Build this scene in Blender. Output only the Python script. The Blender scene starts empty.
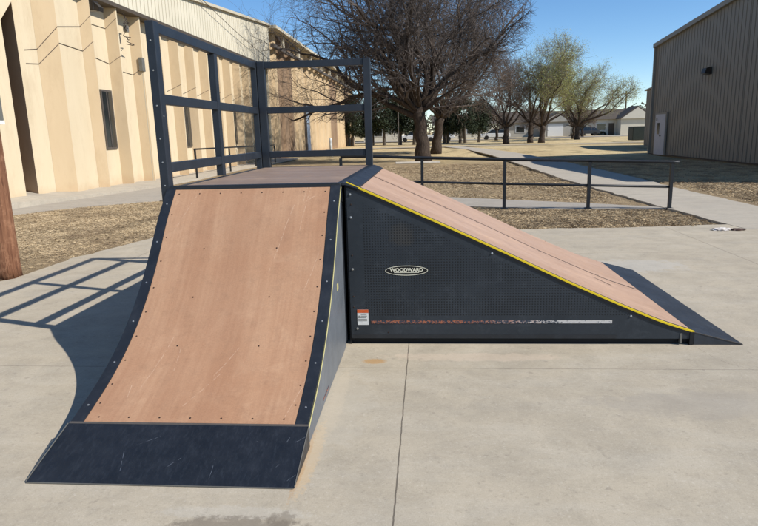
import bpy, bmesh, math, random
from mathutils import Vector, Matrix
R=math.radians
scene=bpy.context.scene
COL=scene.collection
random.seed(7)

# ------------------------------------------------------------------ helpers
def lin(r,g,b):
    f=lambda c:(c/255/12.92) if c/255<=.04045 else ((c/255+.055)/1.055)**2.4
    return (f(r),f(g),f(b),1)
class NT:
    def __init__(s,name,rough=.8,metal=0.,spec=.5):
        s.m=bpy.data.materials.new(name); s.m.use_nodes=True; s.t=s.m.node_tree
        s.b=s.t.nodes['Principled BSDF']; s.b.inputs['Roughness'].default_value=rough
        s.b.inputs['Metallic'].default_value=metal; s.b.inputs['Specular IOR Level'].default_value=spec
        s.geo=None
    def n(s,t,**k):
        x=s.t.nodes.new(t)
        for a,v in k.items(): setattr(x,a,v)
        return x
    def l(s,a,b): s.t.links.new(a,b)
    def pos(s):
        if not s.geo: s.geo=s.n('ShaderNodeNewGeometry')
        return s.geo.outputs['Position']
    def mapped(s,scale,rot=(0,0,0)):
        m=s.n('ShaderNodeMapping'); m.inputs['Scale'].default_value=scale; m.inputs['Rotation'].default_value=rot
        s.l(s.pos(),m.inputs['Vector']); return m.outputs[0]
    def noise(s,scale,detail=4,rough=.6,vec=None,dist=0):
        x=s.n('ShaderNodeTexNoise'); x.inputs['Scale'].default_value=scale; x.inputs['Detail'].default_value=detail
        x.inputs['Roughness'].default_value=rough; x.inputs['Distortion'].default_value=dist
        s.l(vec if vec is not None else s.pos(),x.inputs['Vector']); return x.outputs['Fac']
    def ramp(s,fac,stops):
        x=s.n('ShaderNodeValToRGB'); e=x.color_ramp.elements
        while len(e)<len(stops): e.new(.5)
        for i,(p,c) in enumerate(stops):
            e[i].position=p; e[i].color=c if hasattr(c,'__len__') else (c,c,c,1)
        s.l(fac,x.inputs[0]); return x.outputs[0]
    def mix(s,fac,a,b,mode='MIX'):
        x=s.n('ShaderNodeMix',data_type='RGBA',blend_type=mode)
        for sock,v in ((x.inputs[0],fac),(x.inputs[6],a),(x.inputs[7],b)):
            if hasattr(v,'is_output'): s.l(v,sock)
            else: sock.default_value=v
        return x.outputs[2]
    def math(s,op,a,b=0.,c=None):
        x=s.n('ShaderNodeMath',operation=op)
        for i,v in enumerate((a,b) if c is None else (a,b,c)):
            if hasattr(v,'is_output'): s.l(v,x.inputs[i])
            else: x.inputs[i].default_value=v
        return x.outputs[0]
    def xyz(s):
        x=s.n('ShaderNodeSeparateXYZ'); s.l(s.pos(),x.inputs[0]); return x.outputs
    def marks(s,segs,w):
        x,y,z=s.xyz(); k=None
        wob=s.math('MULTIPLY',s.math('SUBTRACT',s.noise(14,2),.5),.010)
        for (x0,y0,x1,y1) in segs:
            L=math.hypot(x1-x0,y1-y0); ux,uy=(x1-x0)/L,(y1-y0)/L
            dx=s.math('SUBTRACT',x,x0); dy=s.math('SUBTRACT',y,y0)
            t=s.math('ADD',s.math('MULTIPLY',dx,ux),s.math('MULTIPLY',dy,uy))
            d=s.math('ABSOLUTE',s.math('ADD',wob,s.math('SUBTRACT',s.math('MULTIPLY',dx,uy),s.math('MULTIPLY',dy,ux))))
            m=s.math('MULTIPLY',s.math('LESS_THAN',d,w),s.math('LESS_THAN',s.math('ABSOLUTE',s.math('SUBTRACT',t,L/2)),L/2))
            k=m if k is None else s.math('MAXIMUM',k,m)
        br=s.ramp(s.noise(42,3),[(.42,0.),(.55,1.)])
        return s.math('MULTIPLY',k,br)
    def color(s,c):
        if hasattr(c,'is_output'): s.l(c,s.b.inputs['Base Color'])
        else: s.b.inputs['Base Color'].default_value=c
    def rough(s,r): s.l(r,s.b.inputs['Roughness'])
    def bump(s,h,strength=.3,dist=.01):
        x=s.n('ShaderNodeBump'); x.inputs['Strength'].default_value=strength; x.inputs['Distance'].default_value=dist
        s.l(h,x.inputs['Height']); s.l(x.outputs[0],s.b.inputs['Normal'])
def varied(name,c1,c2,scale=3,rough=.8,metal=0,bump=0,bscale=60,spec=.4,stretch=None):
    m=NT(name,rough,metal,spec)
    v=m.mapped(stretch) if stretch else None
    f=m.noise(scale,6,.65,vec=v)
    m.color(m.mix(m.ramp(f,[(.3,0.),(.7,1.)]),c1,c2))
    if bump: m.bump(m.noise(bscale,4),bump,.01)
    return m.m

def link(o,parent=None):
    COL.objects.link(o)
    if parent is not None: o.parent=parent
    return o
def mesh_obj(name,verts,faces,mat,parent=None,smooth=False):
    me=bpy.data.meshes.new(name); me.from_pydata([tuple(v) for v in verts],[],faces); me.update()
    if smooth: me.polygons.foreach_set('use_smooth',[True]*len(me.polygons))
    if mat: me.materials.append(mat)
    o=bpy.data.objects.new(name,me); return link(o,parent)
class MB:
    def __init__(s): s.v=[]; s.f=[]
    def add(s,vs,fs):
        o=len(s.v); s.v+= [tuple(v) for v in vs]; s.f+=[tuple(i+o for i in f) for f in fs]
    def box(s,a,b):
        x0,y0,z0=[min(a[i],b[i]) for i in range(3)]; x1,y1,z1=[max(a[i],b[i]) for i in range(3)]
        s.add([(x0,y0,z0),(x1,y0,z0),(x1,y1,z0),(x0,y1,z0),(x0,y0,z1),(x1,y0,z1),(x1,y1,z1),(x0,y1,z1)],
              [(3,2,1,0),(4,5,6,7),(0,1,5,4),(1,2,6,5),(2,3,7,6),(3,0,4,7)]); return s
    def bar(s,p,q,w,h,up=(0,0,1)):
        p=Vector(p);q=Vector(q);d=(q-p).normalized(); u=Vector(up); sd=d.cross(u).normalized(); u=sd.cross(d)
        vs=[]
        for c in (p,q):
            for a,b in ((-1,-1),(1,-1),(1,1),(-1,1)): vs.append(c+sd*(a*w/2)+u*(b*h/2))
        s.add(vs,[(0,1,2,3),(7,6,5,4),(0,4,5,1),(1,5,6,2),(2,6,7,3),(3,7,4,0)]); return s
    def tube(s,pts,rad,k=8,cap=True):
        rings=[];n=len(pts);pts=[Vector(p) for p in pts]
        ref=Vector((.31,.52,.8))
        for i,p in enumerate(pts):
            d=(pts[min(i+1,n-1)]-pts[max(i-1,0)]).normalized()
            a=d.cross(ref)
            if a.length<.05: a=d.cross(Vector((1,0,0)))
            a.normalize(); b=d.cross(a)
            r=rad[i] if hasattr(rad,'__len__') else rad
            rings.append([p+a*(math.cos(2*math.pi*j/k)*r)+b*(math.sin(2*math.pi*j/k)*r) for j in range(k)])
        fs=[]
        for i in range(n-1):
            for j in range(k): fs.append((i*k+j,i*k+(j+1)%k,(i+1)*k+(j+1)%k,(i+1)*k+j))
        if cap: fs.append(tuple(reversed(range(k)))); fs.append(tuple(range((n-1)*k,n*k)))
        s.add([v for r in rings for v in r],fs); return s
    def prism(s,poly,axis,a,b):
        # poly in 2D; axis 0: (y,z) extruded along x; 1: (x,z) along y; 2: (x,y) along z
        def P(u,v,t): return {0:(t,u,v),1:(u,t,v),2:(u,v,t)}[axis]
        n=len(poly); vs=[P(u,v,a) for u,v in poly]+[P(u,v,b) for u,v in poly]
        s.add(vs,[tuple(range(n)),tuple(reversed(range(n,2*n)))]+[(i,i+n,(i+1)%n+n,(i+1)%n) for i in range(n)]); return s
    def loft(s,A,B):
        n=len(A); s.add(list(A)+list(B),[(i,i+1,n+i+1,n+i) for i in range(n-1)]); return s
    def build(s,name,mat,parent=None,smooth=False,bevel=0,fix=True):
        o=mesh_obj(name,s.v,s.f,mat,parent)
        if fix or bevel:
            bm=bmesh.new(); bm.from_mesh(o.data); bmesh.ops.recalc_face_normals(bm,faces=bm.faces)
            bm.to_mesh(o.data); bm.free()
        if smooth: o.data.polygons.foreach_set('use_smooth',[True]*len(o.data.polygons))
        if bevel:
            md=o.modifiers.new('bevel','BEVEL'); md.width=bevel; md.segments=2; md.limit_method='ANGLE'; md.angle_limit=R(40)
        return o
def tag(o,label=None,cat=None,group=None,kind=None):
    if label: o['label']=label
    if cat: o['category']=cat
    if group: o['group']=group
    if kind: o['kind']=kind
    return o
def empty(name,loc,label,cat,group=None):
    o=bpy.data.objects.new(name,None); o.empty_display_size=.2; o.location=loc; link(o); return tag(o,label,cat,group)
def adopt(o,root):
    """parent keeping world coordinates of the mesh (root is unrotated)"""
    o.parent=root; o.matrix_parent_inverse=Matrix.Translation(-root.location); return o
def part(mb,name,mat,root,**k):
    o=mb.build(name,mat,**k); top=root
    o.parent=root
    loc=root.location if root.parent is None else root.parent.location
    if root.parent is None: o.matrix_parent_inverse=Matrix.Translation(-root.location)
    return o

# ------------------------------------------------------------------ materials
def concrete(name,c1,c2,c3,joints=True,spots=True):
    m=NT(name,.85,0,.3)
    big=m.noise(.55,5,.6); mid=m.noise(2.6,8,.75,dist=.4); fine=m.noise(140,4,.8)
    st=m.noise(1.0,6,.7,vec=m.mapped((1.5,4.5,1),(0,0,.12)))
    c=m.mix(m.ramp(big,[(.3,0.),(.7,1.)]),c1,c2)
    c=m.mix(m.math('MULTIPLY',m.ramp(mid,[(.42,0.),(.68,1.)]),.75),c,c3)
    c=m.mix(m.math('MULTIPLY',m.ramp(st,[(.46,0.),(.66,1.)]),.22),c,lin(194,187,172))
    c=m.mix(m.math('MULTIPLY',m.ramp(m.noise(1.1,6,.75,vec=m.mapped((1.1,2.4,1),(0,0,-.1))),[(.52,0.),(.66,1.)]),.2),c,lin(140,131,117))
    c=m.mix(m.math('MULTIPLY',m.ramp(m.noise(7,6,.8),[(.56,0.),(.7,1.)]),.3),c,lin(134,126,114))
    c=m.mix(.22,c,m.ramp(fine,[(.3,.12),(.7,.62)]),'OVERLAY')
    g2=m.noise(48,4,.8); c=m.mix(m.math('MULTIPLY',m.ramp(g2,[(.57,0.),(.66,1.)]),.32),c,lin(120,112,98)); c=m.mix(m.math('MULTIPLY',m.ramp(g2,[(.34,1.),(.43,0.)]),.3),c,lin(206,198,182))
    sp=m.noise(16,3,.5); c=m.mix(m.math('MULTIPLY',m.ramp(sp,[(.66,0.),(.72,1.)]),.3),c,lin(110,102,92))
    h=m.math('ADD',m.math('MULTIPLY',fine,.5),m.math('MULTIPLY',mid,.6))
    if joints:
        x,y,z=m.xyz(); 
        wob=m.math('MULTIPLY',m.math('SUBTRACT',m.noise(9,3),.5),.012)
        msk=None
        for ax,v,w in ((x,.445,.0065),(x,4.15,.006),(x,-3.2,.006),(y,-.40,.0035),(y,3.3,.004),(x,8.0,.005),(y,-4.1,.005)):
            d=m.math('ABSOLUTE',m.math('SUBTRACT',m.math('ADD',ax,wob),v))
            k=m.math('LESS_THAN',d,w*.55)
            msk=k if msk is None else m.math('MAXIMUM',msk,k)
        c=m.mix(m.math('MULTIPLY',msk,.72),c,lin(58,50,42))
        h=m.math('SUBTRACT',h,m.math('MULTIPLY',msk,1.5))
        cs=[(2.42,.02,2.46,-.2),(2.46,-.2,2.50,-.30),(2.50,-.30,2.60,-.40),(2.78,-.25,2.93,-.45),(2.93,-.45,2.98,-.7),(2.98,-.7,3.12,-.95),(-2.9,-.1,-2.5,-.3),(-2.5,-.3,-2.2,-.28),(4.3,1.5,4.9,1.3),(4.9,1.3,5.6,.6)]
        c=m.mix(m.math('MULTIPLY',m.marks(cs,.0022),.55),c,lin(92,82,72))
    if spots:
        def spot(cx,cy,rx,ry,col,amt,scale=12):
            nonlocal c
            dx=m.math('DIVIDE',m.math('SUBTRACT',x,cx),rx); dy=m.math('DIVIDE',m.math('SUBTRACT',y,cy),ry)
            d=m.math('ADD',m.math('MULTIPLY',dx,dx),m.math('MULTIPLY',dy,dy))
            d=m.math('ADD',d,m.math('MULTIPLY',m.math('SUBTRACT',m.noise(scale,5,.7),.5),3.2))
            c=m.mix(m.math('MULTIPLY',m.ramp(d,[(.55,1.),(1.1,0.)]),amt),c,col)
        spot(-.2,-1.96,.34,.05,lin(192,188,178),.22,18)
        spot(-.17,-2.06,.30,.085,lin(116,106,92),.65,22)
        spot(.0,-2.0,.06,.06,lin(112,102,88),.55,30)
        spot(.03,-1.5,.042,.36,lin(196,168,128),.5,34)
        spot(.0,-1.55,.02,.34,lin(176,140,98),.5,50)
        spot(.06,-.9,.05,.5,lin(192,176,150),.3,34)
        spot(.225,-.285,.085,.05,lin(168,128,74),.7,110)
        spot(.02,-1.0,.28,.6,lin(184,176,160),.25,8)
        spot(2.9,2.6,.5,.35,lin(180,180,176),.3,7)
        spot(2.3,-.9,.9,.2,lin(146,138,126),.35,5)
        spot(.9,-.2,.7,.08,lin(200,180,158),.35,8)
        spot(5.3,.6,1.5,.8,lin(146,143,138),.35,4)
    m.color(c); m.bump(h,.22,.006); return m.m
M={}
M['slab']=concrete('concrete_slab',lin(186,174,152),lin(175,163,142),lin(156,146,128))
M['walk']=concrete('concrete_walk',lin(182,172,154),lin(172,162,146),lin(160,152,138),False,False)
M['asphalt']=concrete('worn_roadway',lin(166,157,144),lin(158,150,138),lin(148,141,130),False,False)
def grassmat(name,cols,sc=(0.35,9,60)):
    m=NT(name,.95,0,.1)
    a=m.noise(sc[0],5,.6); b=m.noise(sc[1],5,.7); f=m.noise(sc[2],3,.7)
    c=m.mix(m.ramp(a,[(.35,0.),(.65,1.)]),cols[0],cols[1])
    c=m.mix(m.ramp(b,[(.45,0.),(.75,.9)]),c,cols[2])
    c=m.mix(m.ramp(f,[(.5,0.),(.62,.9)]),c,cols[3])
    m.color(c); m.bump(m.math('ADD',m.math('MULTIPLY',b,.7),m.math('MULTIPLY',f,.5)),.7,.04); return m,c
def ground_mat():
    m=NT('dormant_lawn',.95,0,.1); x,y,z=m.xyz()
    a=m.noise(.22,6,.65,vec=m.mapped((1,.45,1))); b=m.noise(2.2,6,.75); f=m.noise(38,4,.75)
    patch=m.noise(.9,5,.7,vec=m.mapped((1,.35,1)))
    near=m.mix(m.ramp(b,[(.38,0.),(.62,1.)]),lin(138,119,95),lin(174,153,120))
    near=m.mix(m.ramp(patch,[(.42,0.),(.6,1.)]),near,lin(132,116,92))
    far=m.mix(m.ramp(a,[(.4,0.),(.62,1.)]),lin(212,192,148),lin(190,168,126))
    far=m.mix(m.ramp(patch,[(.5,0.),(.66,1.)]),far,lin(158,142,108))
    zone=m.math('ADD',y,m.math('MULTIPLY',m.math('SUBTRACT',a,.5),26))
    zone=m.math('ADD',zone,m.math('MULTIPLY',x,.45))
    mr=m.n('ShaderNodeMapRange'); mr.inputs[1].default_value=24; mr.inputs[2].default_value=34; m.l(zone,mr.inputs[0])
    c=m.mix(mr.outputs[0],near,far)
    c=m.mix(m.ramp(f,[(.5,0.),(.66,.75)]),c,lin(122,100,72))
    c=m.mix(m.ramp(m.noise(61,3,.7),[(.58,0.),(.68,.6)]),c,lin(226,204,156))
    m.color(c); m.bump(m.math('ADD',b,m.math('MULTIPLY',f,.8)),.8,.05); return m.m
M['ground']=ground_mat()
def blade_mat(name,c1,c2,c3):
    m=NT(name,.8,0,.2); f=m.noise(70,2,.6); g=m.noise(1.3,3)
    c=m.mix(m.ramp(f,[(.35,0.),(.65,1.)]),c1,c2); c=m.mix(m.ramp(g,[(.45,0.),(.65,.7)]),c,c3)
    m.color(c); return m.m
M['blades']=blade_mat('dry_grass_blades',lin(214,194,158),lin(148,126,97),lin(116,98,78))

def navy(name,c1,c2,rough=.42,scr=.5,metal=.0,dust=None):
    m=NT(name,rough,metal,.5)
    a=m.noise(3.5,6,.7); b=m.noise(14,5,.7,vec=m.mapped((1,1,.5)))
    c=m.mix(m.ramp(a,[(.35,0.),(.7,1.)]),c1,c2)
    if scr:
        rr=random.Random(int(scr*100)); sg=[]
        for k in range(9):
            if scr>.45: px,py=rr.uniform(-1.2,0),rr.uniform(-1.78,-1.42); a=rr.gauss(1.1,.5); L=rr.uniform(.02,.12)
            else: px,py=rr.uniform(2.42,2.7),rr.uniform(.1,2.3); a=rr.gauss(.3,.6); L=rr.uniform(.05,.25)
            sg.append((px,py,px+math.cos(a)*L,py+math.sin(a)*L))
        c=m.mix(m.math('MULTIPLY',m.marks(sg,.0008),scr*.8),c,lin(150,158,168))
        hz=m.noise(22,6,.8,vec=m.mapped((3,.8,1),(0,0,.5)))
        c=m.mix(m.math('MULTIPLY',m.ramp(hz,[(.5,0.),(.75,1.)]),.14),c,lin(96,104,114))
    c=m.mix(m.math('MULTIPLY',m.ramp(b,[(.5,0.),(.75,1.)]),.12),c,dust or lin(76,82,90))
    m.color(c); m.rough(m.ramp(b,[(.3,rough-.05),(.7,rough+.1)])); m.bump(m.noise(50,3),.05,.004); return m.m
M['navy']=navy('navy_powder_coat',lin(27,31,36),lin(35,39,45),.45,0)
M['navy_rail']=navy('navy_rail_paint',lin(31,36,43),lin(38,44,52),.42,0)
M['navy_scr']=navy('scratched_navy_steel',lin(23,27,32),lin(31,35,41),.42,.5,dust=lin(48,56,66))
M['navy_scr2']=navy('scuffed_navy_steel',lin(34,39,46),lin(46,52,60),.38,.4,dust=lin(74,80,88))
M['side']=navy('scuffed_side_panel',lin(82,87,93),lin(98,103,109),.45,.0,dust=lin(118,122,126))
M['dark']=varied('black_gap_steel',lin(10,11,13),lin(20,22,26),5,.7)
def perforated():
    m=NT('perforated_navy_panel',.5,0,.4); x,y,z=m.xyz()
    s=.0192
    fx=m.math('SUBTRACT',m.math('FRACT',m.math('DIVIDE',x,s)),.5); fz=m.math('SUBTRACT',m.math('FRACT',m.math('DIVIDE',z,s)),.5)
    d=m.math('ADD',m.math('MULTIPLY',fx,fx),m.math('MULTIPLY',fz,fz))
    dot=m.math('LESS_THAN',d,.075)
    lim=m.math('MULTIPLY',m.math('GREATER_THAN',z,.215),m.math('GREATER_THAN',x,.135))
    lim=m.math('MULTIPLY',lim,m.math('LESS_THAN',m.math('ADD',z,m.math('MULTIPLY',x,.440)),1.09))
    dot=m.math('MULTIPLY',dot,lim)
    a=m.noise(2.6,6,.7); b=m.noise(9,6,.75)
    c=m.mix(m.ramp(a,[(.3,0.),(.7,1.)]),lin(34,40,46),lin(48,54,60))
    c=m.mix(m.math('MULTIPLY',m.ramp(b,[(.52,0.),(.75,1.)]),.35),c,lin(80,86,92))
    # rusty/dusty smudge upper left and pale streaks
    dx=m.math('DIVIDE',m.math('SUBTRACT',x,.40),.10); dz=m.math('DIVIDE',m.math('SUBTRACT',z,.80),.09)
    dd=m.math('ADD',m.math('ADD',m.math('MULTIPLY',dx,dx),m.math('MULTIPLY',dz,dz)),m.math('MULTIPLY',m.math('SUBTRACT',b,.5),3))
    c=m.mix(m.math('MULTIPLY',m.ramp(dd,[(.1,1.),(1.4,0.)]),.16),c,lin(104,88,58))
    c=m.mix(m.math('MULTIPLY',dot,.8),c,lin(8,10,13))
    m.color(c); m.bump(m.math('MULTIPLY',dot,-1.),.25,.004); return m.m
M['perf']=perforated()
def deckmat(name,c1,c2,c3,axis,rough=.55):
    m=NT(name,rough,0,.35)
    st=(30,1.2,1.2) if axis=='y' else (1.2,30,1.2)
    g=m.noise(1.6,6,.65,vec=m.mapped(st)); a=m.noise(1.4,5,.6); f=m.noise(120,3)
    c=m.mix(m.ramp(a,[(.3,0.),(.7,1.)]),c1,c2)
    c=m.mix(m.math('MULTIPLY',m.ramp(g,[(.42,0.),(.7,1.)]),.42),c,c3)
    b=m.noise(5,7,.75,dist=.5)
    c=m.mix(m.math('MULTIPLY',m.ramp(b,[(.52,0.),(.72,1.)]),.3),c,lin(206,170,136))
    c=m.mix(m.math('MULTIPLY',m.ramp(m.noise(2.2,5,.8),[(.55,0.),(.75,1.)]),.3),c,lin(150,108,84))
    # thin pale wheel marks and scuffs
    band=m.noise(1.3,3,.6,vec=m.mapped((3.2,.35,.5) if axis=='y' else (.3,3.0,.5)))
    c=m.mix(m.math('MULTIPLY',m.ramp(band,[(.42,0.),(.62,1.)]),.5),c,c3)
    grime=m.noise(11,7,.8); c=m.mix(m.math('MULTIPLY',m.ramp(grime,[(.5,0.),(.72,1.)]),.3),c,lin(128,98,76))
    rr=random.Random(len(name)); sg=[]
    for k in range(12):
        if axis=='y': px,py=rr.uniform(-1.1,-.1),rr.uniform(-1.4,-.1); a=rr.gauss(1.35,.35); L=rr.uniform(.08,.4)
        else: px,py=rr.uniform(.2,2.2),rr.uniform(.1,2.2); a=rr.gauss(.1,.3); L=rr.uniform(.1,.6)
        sg.append((px,py,px+math.cos(a)*L,py+math.sin(a)*L))
    c=m.mix(m.math('MULTIPLY',m.marks(sg,.0018),.45),c,lin(214,184,158))
    c=m.mix(.18,c,m.ramp(f,[(.3,.2),(.7,.6)]),'OVERLAY')
    m.color(c); m.rough(m.ramp(b,[(.3,rough-.08),(.7,rough+.15)])); m.bump(m.math('ADD',g,f),.06,.003); return m.m
M['ply']=deckmat('warm_ramp_board',lin(175,133,101),lin(184,147,116),lin(157,115,86),'y')
M['ply2']=deckmat('faded_ramp_board',lin(184,153,130),lin(178,146,122),lin(162,130,106),'x',.5)
M['deck']=deckmat('weathered_deck_board',lin(150,130,114),lin(142,122,107),lin(126,106,92),'x',.5)
M['yellow']=varied('yellow_edge_trim',lin(236,206,40),lin(222,190,30),20,.45)
M['cream_line']=varied('cream_edge_line',lin(186,178,122),lin(166,158,108),20,.6)
M['screw']=varied('zinc_bolt',lin(190,192,190),lin(160,160,158),40,.35,.7)
M['screwd']=varied('dark_screw',lin(70,48,36),lin(50,40,34),40,.5,.3)
M['white']=varied('white_label',lin(226,226,222),lin(206,206,202),30,.5)
M['orange']=varied('orange_print',lin(214,96,40),lin(196,84,40),30,.5)
M['logo']=varied('logo_cream',lin(232,228,206),lin(222,216,190),30,.5)
M['logo_bk']=varied('logo_black',lin(12,12,14),lin(18,18,20),30,.4)
def worn_strip():
    m=NT('worn_lettering_strip',.6,0,.3); x,y,z=m.xyz()
    n=m.noise(75,3,.8,vec=m.mapped((1,1,1.3))); n2=m.noise(30,3)
    white=m.ramp(m.math('DIVIDE',m.math('ADD',x,m.math('MULTIPLY',m.math('SUBTRACT',n2,.5),.6)),2.),[(.5,0.),(.72,1.)])
    c=m.mix(white,lin(170,104,74),lin(198,194,188))
    thr=m.math('SUBTRACT',.52,m.math('MULTIPLY',m.math('GREATER_THAN',x,1.50),.13))
    k=m.math('GREATER_THAN',n,thr)
    c=m.mix(k,lin(52,60,72),c); m.color(c); return m.m
M['strip']=worn_strip()
M['fence']=varied('black_fence_paint',lin(22,25,28),lin(36,38,42),12,.5)
M['cream']=None
def stucco(name,c1,c2,stain):
    m=NT(name,.9,0,.2)
    a=m.noise(.8,6,.7,vec=m.mapped((1,1,.3))); s=m.noise(1.4,6,.75,vec=m.mapped((1.4,1.4,.55))); f=m.noise(60,3)
    c=m.mix(m.ramp(a,[(.35,0.),(.7,1.)]),c1,c2)
    c=m.mix(m.math('MULTIPLY',m.ramp(s,[(.5,0.),(.72,1.)]),.45),c,stain)
    x,y,z=m.xyz()
    low=m.ramp(m.math('ADD',z,m.math('MULTIPLY',m.noise(3,4),.5)),[(.3,1.),(.62,0.)])
    c=m.mix(m.math('MULTIPLY',low,.35),c,lin(168,134,100))
    m.color(c); m.bump(m.math('ADD',f,a),.25,.01); return m.m
M['cream']=stucco('cream_stucco',lin(208,192,162),lin(200,183,152),lin(180,159,129))
M['tan']=stucco('tan_stucco',lin(191,169,136),lin(183,161,128),lin(166,143,112))  # cream stucco darkened: shade of the steep rib sides put into the colour
M['old']=stucco('stained_panel',lin(196,174,140),lin(178,154,120),lin(132,108,82))
M['brown_panel']=stucco('rust_brown_panel',lin(142,120,98),lin(128,106,84),lin(104,86,68))
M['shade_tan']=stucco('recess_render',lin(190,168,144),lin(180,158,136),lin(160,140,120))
M['siding']=varied('cream_metal_siding',lin(214,206,184),lin(204,196,174),.7,.55,0,stretch=(1,1,.2))
M['siding_g']=varied('taupe_metal_siding',lin(142,134,120),lin(134,127,114),.5,.5,0,stretch=(1,1,.15))
M['trim_g']=varied('taupe_trim',lin(148,142,130),lin(140,134,122),3,.5)
M['trim_d']=varied('dark_eave_trim',lin(84,74,62),lin(70,62,54),3,.6)
M['trim_c']=varied('cream_trim',lin(196,188,166),lin(186,176,154),3,.6)
M['glass']=varied('dark_window_glass',lin(22,26,28),lin(46,50,50),1.5,.12,0,spec=.8)
M['alu']=varied('aluminium_frame',lin(96,90,84),lin(84,78,72),9,.5,.2)
M['doorw']=varied('pale_painted_door',lin(200,200,204),lin(190,190,196),3,.5)
M['doorb']=varied('pale_blue_door',lin(168,182,196),lin(156,170,186),3,.4)
M['wire']=varied('dark_cable',lin(70,58,50),lin(54,46,42),9,.7)
M['greybox']=varied('grey_metal_box',lin(120,118,110),lin(104,102,96),8,.5,.2)
M['wood']=None
def pole_mat():
    m=NT('weathered_pole_wood',.85,0,.2)
    g=m.noise(1.5,7,.75,vec=m.mapped((26,26,1.2))); f=m.noise(9,5,.7)
    c=m.mix(m.ramp(g,[(.35,0.),(.62,1.)]),lin(96,63,46),lin(138,98,73))
    c=m.mix(m.math('MULTIPLY',m.ramp(f,[(.5,0.),(.7,1.)]),.5),c,lin(176,134,104))
    c=m.mix(m.ramp(m.noise(2,3,.6,vec=m.mapped((40,40,2.))),[(.62,0.),(.66,.8)]),c,lin(62,38,26))
    m.color(c); m.bump(g,.6,.02); return m.m
M['wood']=pole_mat()
def bark(name,c1,c2):
    m=NT(name,.95,0,.1); g=m.noise(2.5,6,.75,vec=m.mapped((7,7,1.4)))
    m.color(m.mix(m.ramp(g,[(.35,0.),(.65,1.)]),c1,c2)); m.bump(g,.8,.05); return m.m
M['bark']=bark('grey_bark',lin(52,45,40),lin(88,77,68))
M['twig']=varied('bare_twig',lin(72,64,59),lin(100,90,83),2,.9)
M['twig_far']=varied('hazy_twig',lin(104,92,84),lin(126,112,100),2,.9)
M['bud']=varied('spring_buds',lin(150,157,92),lin(170,166,106),.8,.8)
M['bud2']=varied('greygreen_buds',lin(142,144,92),lin(118,126,78),.8,.8)
M['conifer']=varied('juniper_foliage',lin(30,40,26),lin(52,62,38),1.2,.9)
M['shrub']=varied('dry_shrub',lin(120,92,66),lin(92,74,54),2,.9)
M['roof']=varied('brown_shingle',lin(84,76,66),lin(72,64,56),2,.9)
M['house']=varied('cream_house_siding',lin(206,200,184),lin(196,190,174),.6,.8)
M['house_g']=varied('grey_house_siding',lin(168,164,154),lin(156,152,142),.6,.8)
M['black']=varied('black_plastic',lin(20,20,22),lin(32,32,34),6,.5)
M['bronze']=varied('bronze_light_housing',lin(60,54,48),lin(44,40,36),9,.4,.4)
M['green_tank']=varied('dark_green_metal',lin(30,38,34),lin(40,48,42),3,.5)
M['carw']=varied('white_car_paint',lin(212,214,216),lin(206,208,210),2,.25)
M['carr']=varied('dark_car_paint',lin(52,56,62),lin(46,50,56),2,.25)
M['tyre']=varied('rubber_tyre',lin(24,24,24),lin(34,34,34),9,.9)
M['paper']=varied('crumpled_wrapper',lin(220,214,208),lin(180,170,160),30,.7)
M['paper2']=varied('dark_wrapper',lin(96,70,58),lin(60,44,40),40,.6)
M['concrete_b']=varied('pale_concrete_block',lin(204,196,182),lin(186,178,164),6,.9)

# ------------------------------------------------------------------ setting
def poly_sheet(name,pts,z,mat,thick=0):
    mb=MB(); mb.prism(pts,2,z-thick,z) if thick else mb.add([(x,y,z) for x,y in pts],[tuple(range(len(pts)))])
    return tag(mb.build(name,mat),kind='structure')
g=MB()
# ground sheet to the horizon, with gentle swells beyond 16 m
xs=[-900,-400,-200,-120]+[-80+4*i for i in range(41)]+[120,200,400,900]
ys=[-60,-30,-15,-8,-4,0,4,8,12]+[14+3*i for i in range(40)]+[150,200,300,500,1200]
def gz(x,y):
    if y<13 or y>120 or abs(x)>80: return -.03
    k=min(1,(y-13)/10)*min(1,(120-y)/20)
    return -.03+k*.04*(math.sin(x*.21+y*.13)+math.sin(y*.31-x*.09)-1.2)
vs=[(x,y,gz(x,y)) for y in ys for x in xs]; n=len(xs)
fs=[(j*n+i,j*n+i+1,(j+1)*n+i+1,(j+1)*n+i) for j in range(len(ys)-1) for i in range(n-1)]
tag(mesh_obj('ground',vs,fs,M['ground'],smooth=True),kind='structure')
rnd=random.Random(3)
def rough_edge(pts,step=.12,amp=.03):
    out=[]
    for i in range(len(pts)):
        a=Vector(pts[i]); b=Vector(pts[(i+1)%len(pts)]); L=(b-a).length
        if L>14 : out.append(tuple(a)); continue
        k=max(1,int(L/step)); nrm=Vector((-(b-a).y,(b-a).x)).normalized()
        for j in range(k):
            p=a.lerp(b,j/k); out.append(tuple(p+nrm*rnd.gauss(0,amp)))
    return out
slab=[(-30,-30),(40,-30),(40,5.0),(7.4,5.0),(5.2,5.40),(3.5,5.22),(1.24,5.2),(-1,5.15),(-3.4,5.12),(-3.68,4.9),(-3.80,4.3),(-3.98,3.6),(-4.06,3.0),(-4.08,2.2),(-4.5,1.2),(-5.5,.2),(-8,-1.2),(-30,-4)]
poly_sheet('concrete_slab',rough_edge(slab,.15,.018),0,M['slab'],.06)
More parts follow.
